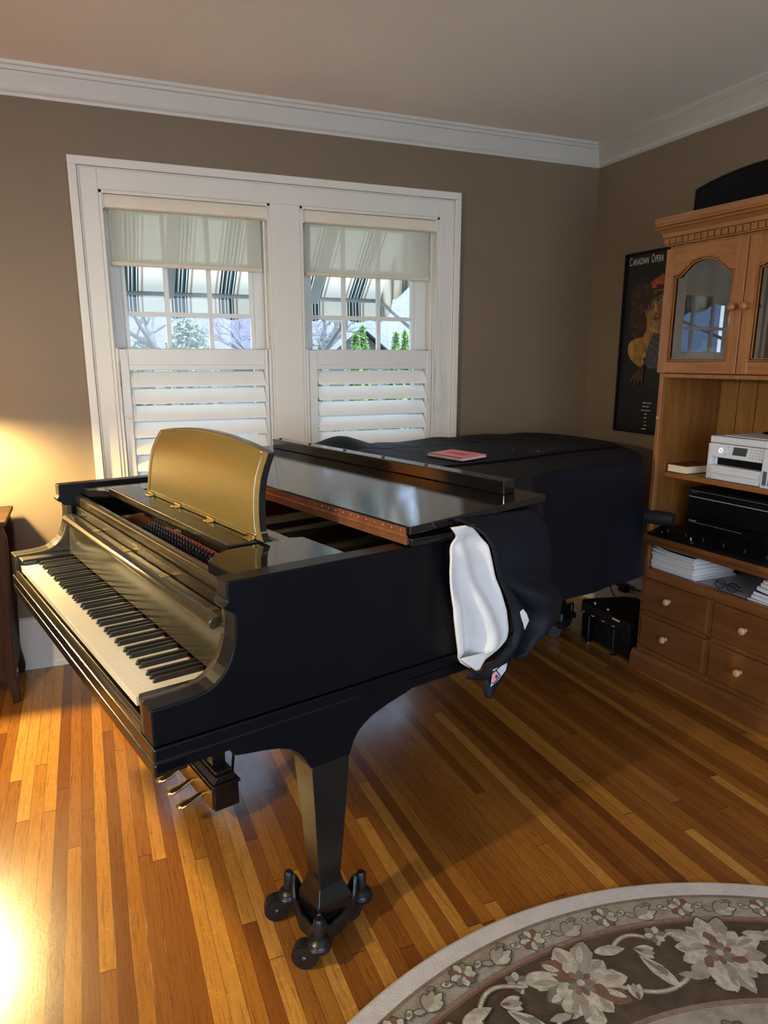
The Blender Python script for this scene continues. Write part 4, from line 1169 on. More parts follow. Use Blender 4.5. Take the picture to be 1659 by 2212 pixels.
rb, fb2 = unit('audio_receiver', 'black stereo receiver stacked on the disc player', 1.74, 2.340, .7385, .874, 2.420)
for z_, h_ in ((.834, .0035), (.862, .001)):
    g = G(); g.box(2.4184, 2.420, 1.745, 2.335, z_, z_+h_); g.build('trim_line', M['grey'], fb2)
for y in (2.02, 1.995, 1.97):
    g = G(); g.lathe([(.0022, 2.420), (.0022, 2.4185)], (0, y, .849), 8, 'x'); g.build('indicator', M['chrome'], fb2)
for pr_, y_, z_ in (([(.009, 2.420), (.009, 2.408), (.007, 2.407)], 2.322, .775), ([(.022, 2.420), (.021, 2.400), (.018, 2.399)], 1.81, .785)):
    g = G(); g.lathe(pr_, (0, y_, z_), 18, 'x'); g.build('dial', M['black'], fb2, smooth=50)
text('lettering', 'SONY', .011, M['textgrey'], fb2, onwall(2.4195, 2.326, .851), 1.15)
ms = empty('control_surface', (2.35, 2.15, .652)); tag(ms, 'low black audio control box in front of the stereo units', 'audio controller')
g = G(); g.prism([(2.294, .6525), (2.292, .664), (2.40, .694), (2.412, .694), (2.412, .6525)], 'y', 1.76, 2.432); b_ = g.build('case', M['black'], ms, bevel=.003)
for y in (2.36, 2.26, 2.17, 2.07, 1.97, 1.87):
    g = G(); g.lathe([(.009, .672), (.0085, .690), (.006, .691)], (2.335, y, 0), 14); g.build('dial', M['black'], ms, smooth=50)
for pr_, x_, y_ in (([(.006, .672), (.0065, .684), (.003, .687)], 2.315, 2.215), ([(.003, .672), (.003, .676)], 2.312, 2.37)):
    g = G(); g.lathe(pr_, (x_, y_, 0), 12); g.build('silver_dial', M['chrome'], ms, smooth=50)
cz = empty('black_cylinder', (2.33, 2.40, .73)); tag(cz, 'short black cylindrical lens case at the left end of the hutch ledge', 'lens case')
def cyl(name, prof, mat):
    a = Vector((2.300, 2.462, .730)); d = Vector((.45, -.89, 0)).normalized(); s_ = Vector((-d.y, d.x, 0)); up = Vector((0, 0, 1)); g = G()
    g.loft([[a+d*h+r*(math.cos(t)*s_+math.sin(t)*up) for t in [2*PI*k/24 for k in range(24)]] for r, h in prof], True, caps=True)
    return g.build(name, mat, cz, smooth=45)
cyl('barrel', [(.028, .0), (.034, .004), (.034, .02), (.031, .022), (.031, .11), (.029, .125)], M['rubber'])
cyl('front_ring', [(.024, -.001), (.018, .001), (.010, -.002), (.002, -.003)], M['black'])
g = G(); g.tube([(2.31, 2.47, .6535), (2.300, 2.480, .6545), (2.303, 2.4835, .640), (2.310, 2.484, .56), (2.32, 2.484, .46)], .0028, 6)
tag(g.build('cable', M['rubber'], None, smooth=180), 'thin black cable running over the left end of the hutch ledge', 'cable')

# papers in the cubby
zc = .4945
base = None
z = zc; n1 = 11
lefts = ['white stapled music booklet at the bottom of the left stack in the hutch cubby', 'black covered songbook on top of the left stack in the hutch cubby']
for k in range(n1):
    th = random.choice((.006, .008, .009, .010)); dx, dy = random.uniform(-.006, .004), random.uniform(-.005, .005)
    bk_ = empty('music_booklet', (2.44, 2.31, z))
    cu = .0 if k < n1-2 else (.006 if k == n1-2 else .016)
    def bend(a): return cu*(max(0, (a-.45)/.55))**2
    g = G(); NY = 10
    ya, yb_ = 2.195+dy, 2.428+dy*.3
    if k == 0: ya, yb_ = 2.188, 2.430
    for zz0, zz1, ins_, nm, mt in ((0, th, .0, 'pages', M['paper']), (th, th+.0008, -.0015, 'front_cover', M['paper'] if k < n1-1 else M['black'])):
        g = G(); rows = []
        for j in range(NY+1):
            a = j/NY; y = ya+(yb_-ya)*a
            rows.append([(2.330+dx+ins_, y, z+zz0+bend(a)), (2.56+dx, y-.02, z+zz0+bend(a)), (2.56+dx, y-.02, z+zz1+bend(a)), (2.330+dx+ins_, y, z+zz1+bend(a))])
        g.loft(rows, True, caps=True); g.build(nm, mt, bk_)
    z += th+.0012
    if k == 0: lab = lefts[0]
    elif k == n1-1: lab = lefts[1]
    else: lab = 'white music booklet between the covers of the left stack in the hutch cubby'
    tag(bk_, lab, 'booklet', 'booklets stacked at the left of the hutch cubby')
z = zc
rl = ['thin dark green edged booklet at the bottom of the right stack in the hutch cubby', 'white booklet near the bottom of the right stack in the hutch cubby', 'purple covered booklet in the right stack in the hutch cubby', 'curled white booklet in the right stack in the hutch cubby', 'cream booklet near the top of the right stack in the hutch cubby', 'topmost white booklet of the right stack in the hutch cubby']
for k in range(6):
    th = (.004, .012, .012, .014, .012, .010)[k]; y1 = (1.932, 1.918, 1.914, 1.904, 1.892, 1.886)[k]
    bk_ = empty('music_booklet', (2.44, 1.81, z)); cu = (0, .003, .004, .009, .010, .008)[k]
    for zz0, zz1, nm, mt in ((0, th, 'pages', M['paper']), (th, th+.001, 'front_cover', (M['paper'], M['paper'], M['navy'], M['paper'], M['cream'], M['paper'])[k])):
        g = G(); rows = []
        for j in range(9):
            a = j/8; y = 1.70+(y1-1.70)*a; b = cu*max(0, (a-.4)/.6)**2
            rows.append([(2.332+.004*k, y, z+zz0+b), (2.56, y, z+zz0+b), (2.56, y, z+zz1+b), (2.332+.004*k, y, z+zz1+b)])
        g.loft(rows, True, caps=True); g.build(nm, mt, bk_)
    z += th+.0022+cu*.12
    tag(bk_, rl[k], 'booklet', 'booklets stacked at the right of the hutch cubby')
sheetobj('grey_folder', [(2.345, 2.175), (2.335, 1.945), (2.62, 1.945), (2.63, 2.175)], zc, .0015, pbr('grey_card', (.42, .41, .42), .7), 'flat grey folder between the two stacks in the hutch cubby', 'folder')
eg = empty('eyeglasses', (2.36, 2.03, zc+.002)); tag(eg, 'folded dark rimmed eyeglasses on the grey folder in the hutch cubby', 'eyeglasses')
g = G()
for yc in (2.070, 2.012): g.tube([(2.345+.006*math.sin(t), yc+.025*math.cos(t), zc+.021+.017*math.sin(t)) for t in [2*PI*k/20 for k in range(20)]], .0018, 6, closed=True)
g.tube([(2.343, 2.045, zc+.024), (2.341, 2.041, zc+.027), (2.343, 2.037, zc+.024)], .0016, 6)
g.build('rims', M['black'], eg, smooth=180)
for yc in (2.070, 2.012):
    g = G(); g.face([(2.345+.006*math.sin(t), yc+.025*math.cos(t), zc+.021+.017*math.sin(t)) for t in [2*PI*k/20 for k in range(20)]]); g.build('lens', M['crystal'], eg)
for a, b in ((2.096, 1.985), (1.986, 2.085)):
    g = G(); g.tube([(2.346, a, zc+.028), (2.365, a, zc+.020 if a > 2 else zc+.026), (2.372, (a+b)/2, zc+.012 if a > 2 else zc+.020), (2.376, b, zc+.004 if a > 2 else zc+.012)], .0018, 6); g.build('temple', M['black'], eg, smooth=180)
# behind the glass doors
tb = empty('keepsake_box', (2.44, 2.33, 1.398)); tag(tb, 'low cream box on the floor of the hutch behind the left glass door', 'box')
g = G(); g.box(2.39, 2.47, 2.262, 2.398, 1.3985, 1.430); g.build('body', M['creamcer'], tb, bevel=.002)
g = G(); g.box(2.387, 2.473, 2.258, 2.402, 1.4305, 1.434); g.build('lid', M['creamcer'], tb, bevel=.001)
ty = empty('ceramic_tray', (2.44, 2.33, 1.434)); tag(ty, 'cream ceramic tray with small yellow figure behind the left glass door', 'tray')
g = G(); g.loft([[(2.40, 2.275, 1.4345), (2.46, 2.275, 1.4345), (2.46, 2.387, 1.4345), (2.40, 2.387, 1.4345)], [(2.385, 2.255, 1.458), (2.475, 2.255, 1.458), (2.475, 2.405, 1.458), (2.385, 2.405, 1.458)]], True, caps=True); g.build('bowl', M['creamcer'], ty, bevel=.002)
g = G(); g.lathe([(.022, 1.458), (.020, 1.466), (.012, 1.474), (.011, 1.482), (.013, 1.492), (.006, 1.500)], (2.43, 2.345, 0), 14); g.build('figure', M['yellow'], ty, smooth=60)
for pr_, y_ in (([(.016, 1.458), (.014, 1.464), (.004, 1.470)], 2.305), ([(.014, 1.458), (.013, 1.468), (.005, 1.474)], 2.275)):
    g = G(); g.lathe(pr_, (2.43, y_, 0), 14); g.build('shell', M['creamcer'], ty, smooth=60)
def goblet(x, y, lab):
    r_ = empty('wine_glass', (x, y, 1.616)); tag(r_, lab, 'wine glass')
    g = G(); g.lathe([(.030, 1.6165), (.029, 1.618), (.005, 1.622), (.0035, 1.63)], (x, y, 0), 24); g.build('foot', M['crystal'], r_, smooth=60)
    g = G(); g.lathe([(.0032, 1.63), (.0045, 1.665), (.0032, 1.70)], (x, y, 0), 12); g.build('stem', M['crystal'], r_, smooth=60)
    g = G(); g.lathe([(.004, 1.70), (.022, 1.712), (.031, 1.735), (.033, 1.765), (.029, 1.80), (.0275, 1.80), (.031, 1.765), (.029, 1.736), (.020, 1.715), (.003, 1.704)], (x, y, 0), 24); g.build('bowl', M['crystal'], r_, smooth=60)
goblet(2.50, 2.235, 'crystal wine glass behind the left glass door of the hutch')
goblet(2.47, 1.985, 'crystal wine glass behind the right glass door of the hutch')

# the hutch stands slightly askew to the wall: turn it with all it holds
HP, HA = Vector((2.305, 2.455, 0)), .056
HR = Matrix.Rotation(HA, 4, 'Z')
for o in list(COL.objects):
    if o.parent is None and o.name not in HUTCH0 and o.name != 'opera_poster':
        o.location = HP+(HR @ (Vector(o.location)-HP)); o.rotation_euler[2] += HA

# black equipment case on the floor beside the hutch
ec = empty('equipment_case', (2.45, 2.69, 0)); tag(ec, 'black hard equipment case with silver latches on the floor beside the hutch', 'case')
g = G(); g.prism([(2.302, 2.505), (2.298, 2.86), (2.320, 2.885), (2.345, 2.89), (2.56, 2.84), (2.60, 2.80), (2.60, 2.505)], 'z', .135, .198); g.build('lid', M['black'], ec, bevel=.008, seg=3)
g = G(); g.prism([(2.315, 2.51), (2.312, 2.78), (2.59, 2.78), (2.59, 2.51)], 'z', .012, .134); g.build('body', M['black'], ec, bevel=.005)
g = G(); g.box(2.308, 2.40, 2.80, 2.862, .0, .130); g.build('end_block', M['black'], ec, bevel=.004)
for y in (2.845, 2.77, 2.69, 2.615):
    g = G(); g.box(2.294, 2.302, y-.011, y+.011, .143, .151); g.build('latch', M['chrome'], ec, bevel=.003)
for y in (2.80, 2.70):
    g = G(); g.lathe([(.009, .198), (.008, .205), (.004, .207)], (2.335, y, 0), 12); g.build('stud', M['chrome'], ec, smooth=50)
g = G(); g.box(2.299, 2.3035, 2.575, 2.625, .180, .188); g.build('name_strip', M['cream'], ec)
for y in (2.79, 2.60):
    g = G(); g.tube([(2.296, y, .135), (2.294, y, .02), (2.30, y, .004)], .004, 8); g.lathe([(.016, .0), (.016, .004)], (2.30, y, 0), 14); g.build('stand_rod', M['steel'], ec, smooth=50)
g = G(); g.box(2.33, 2.57, 2.52, 2.77, .0, .012); g.build('foot_pad', M['rubber'], ec)
# outlet and power adapter on the baseboard
ou = empty('wall_outlet', (R-.03, 3.03, .17)); tag(ou, 'white outlet plate set in the baseboard behind the equipment case', 'outlet')
g = G(); g.box(R-.0235, R-.0190, 2.955, 3.085, .130, .205); g.build('plate', M['trim'], ou, bevel=.002)
g = G(); g.box(R-.0245, R-.0235, 2.965, 2.995, .145, .190); g.build('socket', M['grey'], ou)
ad = empty('power_adapter', (R-.05, 3.04, .165)); tag(ad, 'black power adapter plugged into the baseboard outlet with its cord', 'power adapter')
g = G(); g.box(R-.062, R-.0246, 3.00, 3.055, .145, .192); g.build('plug_body', M['black'], ad, bevel=.004)
g = G(); g.lathe([(.011, 3.055), (.010, 3.075), (.005, 3.10)], (R-.045, 0, .172), 12, 'y'); g.build('strain_relief', M['rubber'], ad, smooth=50)
g = G(); g.tube([(R-.045, 3.095, .172), (R-.05, 3.115, .170), (R-.06, 3.12, .150), (R-.075, 3.08, .120), (R-.09, 3.00, .105), (R-.11, 2.90, .09), (R-.16, 2.82, .06), (2.61, 2.79, .05)], .0035, 6); g.tube([(R-.045, 3.0, .180), (R-.05, 2.95, .185), (R-.05, 2.90, .188), (R-.04, 2.80, .18)], .0045, 6); g.build('cord', M['rubber'], ad, smooth=180)

# ------------------------------------------------------------------ dark side table at the left edge, lamp on it
st_ = empty('side_table', (-.75, 3.33, 0)); tag(st_, 'dark carved walnut side table with curved legs at the left edge', 'table')
tx0, tx1, ty0, ty1 = -1.15, -.352, 3.165, 3.50
g = G(); g.box(tx0-.02, tx1+.016, ty0-.018, ty1+.005, .770, .788); g.box(tx0-.01, tx1+.006, ty0-.010, ty1, .758, .770); g.build('top', M['darkwood'], st_, bevel=.003)
post = [(-.360, .758), (-.350, .745), (-.342, .715), (-.342, .671), (-.346, .586), (-.356, .449), (-.363, .349), (-.368, .247), (-.374, .150), (-.372, .110), (-.366, .075), (-.362, .036), (-.368, .004)]
pin_ = [(-.40, .758), (-.40, .745), (-.40, .715), (-.400, .671), (-.400, .586), (-.402, .449), (-.404, .349), (-.406, .247), (-.409, .150), (-.410, .110), (-.402, .075), (-.394, .036), (-.392, .004)]
first = None
for (mx_, my) in ((False, False), (True, False), (False, True), (True, True)):
    g = G(); rows = []
    for (a, z), (b, _) in zip(post, pin_):
        if mx_: a, b = tx0+tx1-a, tx0+tx1-b
        d = .050 if z > .12 else .032
        ya = ty0+.002+(.0 if z > .12 else -.012*(1-z/.12)); yb2 = ya+d
        if my: ya, yb2 = ty0+ty1-yb2, ty0+ty1-ya
        rows.append([(a, ya, z), (b, ya, z), (b, yb2, z), (a, yb2, z)])
    g.loft(rows, True, caps=True); g.build('leg', M['darkwood'], st_, bevel=.004)
for bx in ((tx0+.04, tx1-.035, ty0+.018, ty0+.034, .096, .758), (tx0+.04, tx1-.04, ty1-.03, ty1-.015, .096, .758), (tx1-.040, tx1-.022, ty0+.04, ty1-.04, .11, .758), (tx0+.022, tx0+.040, ty0+.04, ty1-.04, .11, .758)):
    g = G(); g.box(*bx); g.build('panel', M['darkwood'], st_)
LX, LY, LZ = -.68, 3.24, 1.285
tl = empty('table_lamp', (LX, LY, .788)); tag(tl, 'lit table lamp with fabric shade standing on the dark side table', 'lamp')
g = G(); g.lathe([(.07, .789), (.07, .797), (.03, .806), (.045, .86), (.06, .93), (.05, 1.0), (.02, 1.09), (.012, 1.11), (.010, 1.22)], (LX, LY, 0), 28); g.build('base', M['conc'], tl, smooth=60)
g = G(); g.lathe([(.185, 1.205), (.135, 1.45)], (LX, LY, 0), 40); bm_ = g
o_ = None
for f in list(bm_.bm.faces):
    if len(f.verts) > 4: bm_.bm.faces.remove(f)
o_ = bm_.build('lamp_shade', cloth_trans('lamp_shade_cloth', (.62, .45, .22), 0, .45, 300, (.66, .42, .14)), tl, smooth=60)
md_ = o_.modifiers.new('solid', 'SOLIDIFY'); md_.thickness = .002
g = G(); g.lathe([(.136, 1.435), (.136, 1.440)], (LX, LY, 0), 36); g.build('added_top_cap', cloth_trans('added_cap_cloth', (.6, .5, .36), 0, .3, 300, (.46, .36, .23)), tl)  # unseen cap added to keep lamp light off the ceiling
g = G(); g.lathe([(.012, 1.222), (.018, 1.235), (.044, 1.272), (.044, 1.298), (.026, 1.330), (.004, 1.340)], (LX, LY, 0), 20); g.build('bulb', emit('lamp_bulb', (1.0, .78, .34), 3300.0), tl, smooth=60)

# ------------------------------------------------------------------ round rug
RC, RR = (.9695, .0742), 1.2566
RM = [pbr('rug_pale_border', (.50, .47, .44), .95, var=.08, vscale=30, bmp=.6, bscale=260), pbr('rug_beige', (.27, .235, .185), .95, var=.22, vscale=40, bmp=.6, bscale=260),
      pbr('rug_brown', (.062, .041, .022), .95, var=.3, vscale=24, bmp=.6, bscale=260), pbr('rug_cream', (.40, .36, .285), .95, var=.30, vscale=55, bmp=.6, bscale=260),
      pbr('rug_rust', (.15, .075, .048), .95, var=.2, vscale=40, bmp=.6, bscale=260), pbr('rug_sage', (.15, .155, .115), .95, var=.2, vscale=40, bmp=.6, bscale=260), pbr('rug_taupe_line', (.195, .135, .100), .95, var=.2, vscale=50, bmp=.6, bscale=260),
      pbr('rug_dark_line', (.060, .042, .032), .95, var=.2, bmp=.6, bscale=260)]
PALE, BEI, BRO, CRE, RUS, SAG, TAU, DRK = range(8)
g = G()
def rp(r, a, z): return (RC[0]+r*math.cos(a), RC[1]+r*math.sin(a), z)
NA = 256
def ringband(r0, r1, z, mi):
    g.loft([[rp(r0, 2*PI*k/NA, z) for k in range(NA)], [rp(r1, 2*PI*k/NA, z) for k in range(NA)]], True, mi)
edge = [(RR, .000), (RR+.002, .005), (RR-.001, .010), (RR-.007, .0125), (1.205, .0125)]
g.loft([[rp(r, 2*PI*k/NA, z) for k in range(NA)] for r, z in edge], True, PALE)
ringband(1.205, 1.196, .0125, TAU); ringband(1.196, 1.130, .0120, BEI); ringband(1.130, 1.118, .0122, TAU); ringband(1.118, 1.111, .0125, RUS); ringband(1.111, .885, .0118, BRO); ringband(.885, .872, .0124, TAU); ringband(.872, .60, .0120, BEI); ringband(.60, .59, .0124, TAU); ringband(.59, .001, .0118, BRO)
zl = [.0126]
def blob(pts, mi, dz=.0):
    zl[0] += .0000015
    g.face([rp(r, a, zl[0]+dz) for r, a in pts], mi)
D2 = math.radians
def loc(r0, a0, x, y):      # x along the ring (clockwise in view), y outwards
    return (r0+y, a0-x/r0)
def petal(r0, a0, ang, L, w, mi, line=None, off=0.0, tip=.55):
    ca, sa = math.cos(ang), math.sin(ang)
    def sh(L, w, g0):
        pr_ = []
        prof = [(0, 0), (.15, .45), (.35, .85), (tip, 1.0), (.78, .8), (.92, .42), (1, 0)]
        for t, b in prof: pr_.append((g0+t*L, b*w))
        for t, b in prof[-2:0:-1]: pr_.append((g0+t*L, -b*w))
        return [loc(r0, a0, ca*x-sa*y, sa*x+ca*y) for x, y in pr_]
    if line is not None: blob(sh(L*1.04+.003, w*1.0+.0024, off-.0015), line)
    blob(sh(L, w, off), mi, .0004)
def vine(pts, w, mi, ln):
    def strip(w, mi, dz):
        zl[0] += .0000015
        L_, R_ = [], []
        for i, (r, a) in enumerate(pts):
            p = Vector(rp(r, a, 0)); q = Vector(rp(*pts[min(i+1, len(pts)-1)], 0)); o = Vector(rp(*pts[max(i-1, 0)], 0))
            t = (q-o).normalized(); n = Vector((-t.y, t.x, 0))
            L_.append((p.x+n.x*w, p.y+n.y*w, zl[0]+dz)); R_.append((p.x-n.x*w, p.y-n.y*w, zl[0]+dz))
        g.loft([L_, R_], False, mi)
    strip(w+.003, ln, 0); strip(w, mi, .0004)
def flower(r0, a0, rad, rot, style):
    n = 15 if style == 0 else 11
    for k in range(n):
        an = rot+2*PI*k/n; L_ = rad*(.92+.16*math.sin(k*2.3+a0*7)); w_ = rad*(.20 if style == 0 else .24)
        petal(r0, a0, an, L_, w_, (CRE, CRE, BEI)[k % 3] if style == 0 else (CRE, BEI, CRE, RUS, CRE, SAG)[k % 6], DRK, rad*.10, .74)
        petal(r0, a0, an+.05, L_*.55, w_*.34, (BEI, CRE)[k % 2], None, rad*.42, .6)
    for k in range(n-3):
        an = rot+2*PI*(k+.5)/(n-3); petal(r0, a0, an, rad*(.60+.06*math.sin(k*3.1)), rad*.15, (BEI, CRE, RUS, CRE)[k % 4], TAU, 0.02*rad, .70)
    for k in range(9):
        an = rot+2*PI*k/9; petal(r0, a0, an, rad*.34, rad*.085, (RUS, SAG, TAU)[k % 3], CRE, 0)
    blob([loc(r0, a0, rad*.09*math.cos(t), rad*.09*math.sin(t)) for t in [2*PI*k/12 for k in range(12)]], CRE, .0006)
def leaf(r0, a0, ang, L, w, mi, ln=DRK): petal(r0, a0, ang, L, w, mi, ln, 0, .45)
def lily(r0, a0, ang, s):
    for d, mi in ((.55, CRE), (-.55, CRE), (0, BEI)): petal(r0, a0, ang+d*.55, s, s*.20, mi, DRK, 0, .6)
    petal(r0, a0, ang, s*.5, s*.10, RUS, None, 0)
step = 2*PI/17
for k in range(17):
    a = D2(91.5)-k*step
    # border: small rosette, bud, leaf between
    for j, (da, kind) in enumerate(((0.0, 0), (D2(5.3), 1), (D2(10.6), 0), (D2(15.9), 1))):
        b = a+D2(1.4)-da
        if kind == 0:
            for q in range(9): petal(1.163, b, 2*PI*q/9+.2, .029, .0085, (CRE, RUS, CRE, SAG)[(q+j) % 4], DRK, .004, .70)
            petal(1.163, b, 0, .012, .007, RUS, None, -.006); leaf(1.158, b-.032, .6, .026, .008, CRE); leaf(1.158, b+.032, PI-.6, .026, .008, CRE); leaf(1.170, b-.034, -.4, .016, .005, SAG); leaf(1.170, b+.034, PI+.4, .016, .005, SAG)
        else:
            for da_, L_ in ((.25, .060), (.62, .056), (1.0, .046), (-.08, .044)): petal(1.142, b+.020, da_, L_, .010, (CRE, BEI)[int(da_*9) % 2], DRK, 0, .6)
            leaf(1.146, b+.022, PI*.80, .028, .008, BEI); leaf(1.185, b-.010, -.3, .022, .006, SAG)
    # field
    flower(1.012, a, .108, .35, 1-k % 2)
    c = a-step*.5
    vine([(1.052+.030*math.sin(PI*t), a+.035+.10*t) for t in [i/10 for i in range(11)]], .0032, CRE, TAU)
    vine([(.975-.045*math.sin(PI*t*.9), a-.07-.20*t) for t in [i/12 for i in range(13)]], .0036, CRE, TAU)
    vine([(1.060+.035*math.sin(PI*t), c+.07-.13*t) for t in [i/10 for i in range(11)]], .0034, CRE, TAU)
    lily(1.055, c+.012, -.5, .052); leaf(1.06, c+.03, PI*.95, .080, .016, CRE); leaf(1.062, c+.035, PI*.88, .05, .006, BEI)
    leaf(1.035, c+.01, -1.15, .115, .019, CRE); leaf(1.030, c+.008, -1.10, .075, .006, SAG); leaf(.965, c-.05, -.25, .055, .011, BEI); leaf(.97, c-.03, 2.2, .035, .010, SAG)
    for q in range(6): petal(1.083, a+.125, 2*PI*q/6, .026, .009, (SAG, CRE)[q % 2], DRK, .002, .6)
    leaf(.93, a+.06, -.4, .05, .014, CRE); lily(.925, a-.10, 1.3, .045)
    # inner band
    for q in range(2):
        b = a-step*(.25+.5*q)
        for w_ in range(7): petal(.80, b, 2*PI*w_/7, .034, .012, (CRE, RUS, SAG)[w_ % 3], DRK, .004, .65)
        for da_ in (.3, .8, 1.3): petal(.72, b+.06, da_, .05, .012, CRE, DRK, 0, .6)
ob = g.build('round_rug', RM, None)
tag(ob, 'large round brown rug with cream flowers and pale border at the lower right', 'rug')

# ------------------------------------------------------------------ outside
GZ = -.55
def grass_mat():
    m, nt, b = new_mat('lawn_grass')
    f = noise(nt, coords(nt), 3.0, 6); nt.links.new(ramp(nt, f, [(.3, (.11, .135, .07)), (.7, (.19, .22, .12))]), b.inputs['Base Color']); setin(b, Roughness=.9); return m
g = G(); g.box(-30, 30, WO+.02, 45, GZ-.1, GZ)
struct(g.build('lawn', grass_mat()), 'sunlit lawn outside the windows', 'lawn')

def stripe_mat():
    m = bpy.data.materials.new('striped_awning_canvas'); m.use_nodes = True; nt = m.node_tree; nt.nodes.clear()
    o = nt.nodes.new('ShaderNodeOutputMaterial'); d = nt.nodes.new('ShaderNodeBsdfDiffuse'); l = nt.nodes.new('ShaderNodeBsdfTranslucent'); mx = nt.nodes.new('ShaderNodeMixShader'); mx.inputs[0].default_value = .62
    tc = nt.nodes.new('ShaderNodeTexCoord'); sp = nt.nodes.new('ShaderNodeSeparateXYZ'); nt.links.new(tc.outputs['UV'], sp.inputs[0])
    fr = math_(nt, 'FRACT', math_(nt, 'DIVIDE', sp.outputs['X'], .268))
    r = nt.nodes.new('ShaderNodeValToRGB'); r.color_ramp.interpolation = 'CONSTANT'; nt.links.new(fr, r.inputs[0])
    pale, dk, gr, tan, wh = (.80, .74, .64), (.085, .105, .098), (.22, .27, .25), (.56, .44, .36), (.85, .82, .76)
    st = [(0, pale), (.33, tan), (.37, pale), (.42, dk), (.455, wh), (.48, dk), (.52, gr), (.55, wh), (.57, dk), (.61, wh), (.63, gr), (.66, dk), (.70, wh), (.725, dk), (.75, pale), (.80, tan), (.84, pale)]
    el = r.color_ramp.elements
    while len(el) < len(st): el.new(.5)
    for e, (p, c) in zip(el, st): e.position = p; e.color = (*c, 1)
    nt.links.new(r.outputs[0], d.inputs[0]); nt.links.new(r.outputs[0], l.inputs[0])
    nt.links.new(d.outputs[0], mx.inputs[1]); nt.links.new(l.outputs[0], mx.inputs[2]); nt.links.new(mx.outputs[0], o.inputs[0])
    return m
M['awn'] = stripe_mat(); M['pipe'] = pbr('grey_awning_pipe', (.36, .37, .39), .4)
def cloth_uv(name, fn, uvf, nu, nv, parent):
    me = bpy.data.meshes.new(name); vs, fs, uv = [], [], []
    for i in range(nu+1):
        for j in range(nv+1): vs.append(Vector(fn(i/nu, j/nv))-OFF[parent.name]); uv.append(uvf(i/nu, j/nv))
    for i in range(nu):
        for j in range(nv): a = i*(nv+1)+j; fs.append((a, a+1, a+nv+2, a+nv+1))
    me.from_pydata(vs, [], fs); L = me.uv_layers.new(name='UVMap')
    for p in me.polygons:
        for li in p.loop_indices: L.data[li].uv = uv[me.loops[li].vertex_index]
    me.materials.append(M['awn']); me.polygons.foreach_set('use_smooth', [True]*len(fs))
    o = bpy.data.objects.new(name, me); COL.objects.link(o); o.parent = parent
    md = o.modifiers.new('solid', 'SOLIDIFY'); md.thickness = .002
    return o
ax0, ax1, ay, az, at = -.02, 1.80, 4.42, 1.785, 2.42
aw = empty('window_awning', (.89, 4.0, 1.8)); tag(aw, 'striped canvas awning with scalloped edge outside the two windows', 'awning')
def scal(x): return .018*abs(math.sin(PI*x/.16))
cloth_uv('canopy', lambda a, b: (ax0+(ax1-ax0)*a, WO+.01+(ay-WO-.01)*b, at+(az-at)*b), lambda a, b: (.115+(ax1-ax0)*a, b), 60, 6, aw)
cloth_uv('valance', lambda a, b: (ax0+(ax1-ax0)*a, ay+.015+.006*math.sin(a*40)*b, az-.012-(.105+scal((ax1-ax0)*a))*b), lambda a, b: (.115+(ax1-ax0)*a, b), 120, 4, aw)
for sx, nm in ((ax0, 'side_flap'), (ax1, 'side_flap')):
    def side(a, b, sx=sx):
        y = WO+.01+(ay-WO-.01)*a; zt = at+(az-at)*a; zb_ = zt-(.13+.45*(1-a)**1.5)-.035*abs(math.sin(PI*a*3))
        return (sx+.02*math.sin(a*9)*b, y, zt+(zb_-zt)*b)
    cloth_uv(nm, side, lambda a, b: (.05+.95*a, b), 40, 5, aw)
g = G(); g.tube([(ax0, ay, az), (ax1, ay, az)], .014, 10)
for x in (ax0, ax1): g.tube([(x, ay, az), (x, WO, 1.52)], .012, 8)
g.build('frame_pipe', M['pipe'], aw, smooth=180)
for x in (.50, 1.36):
    g = G(); g.box(x-.028, x+.028, WO, ay-.0, 0, .02)
    for v in g.bm.verts:
        t = (v.co.y-WO)/(ay-WO); v.co.z += at-.03+(az-at)*t
    g.build('rafter', M['pipe'], aw)

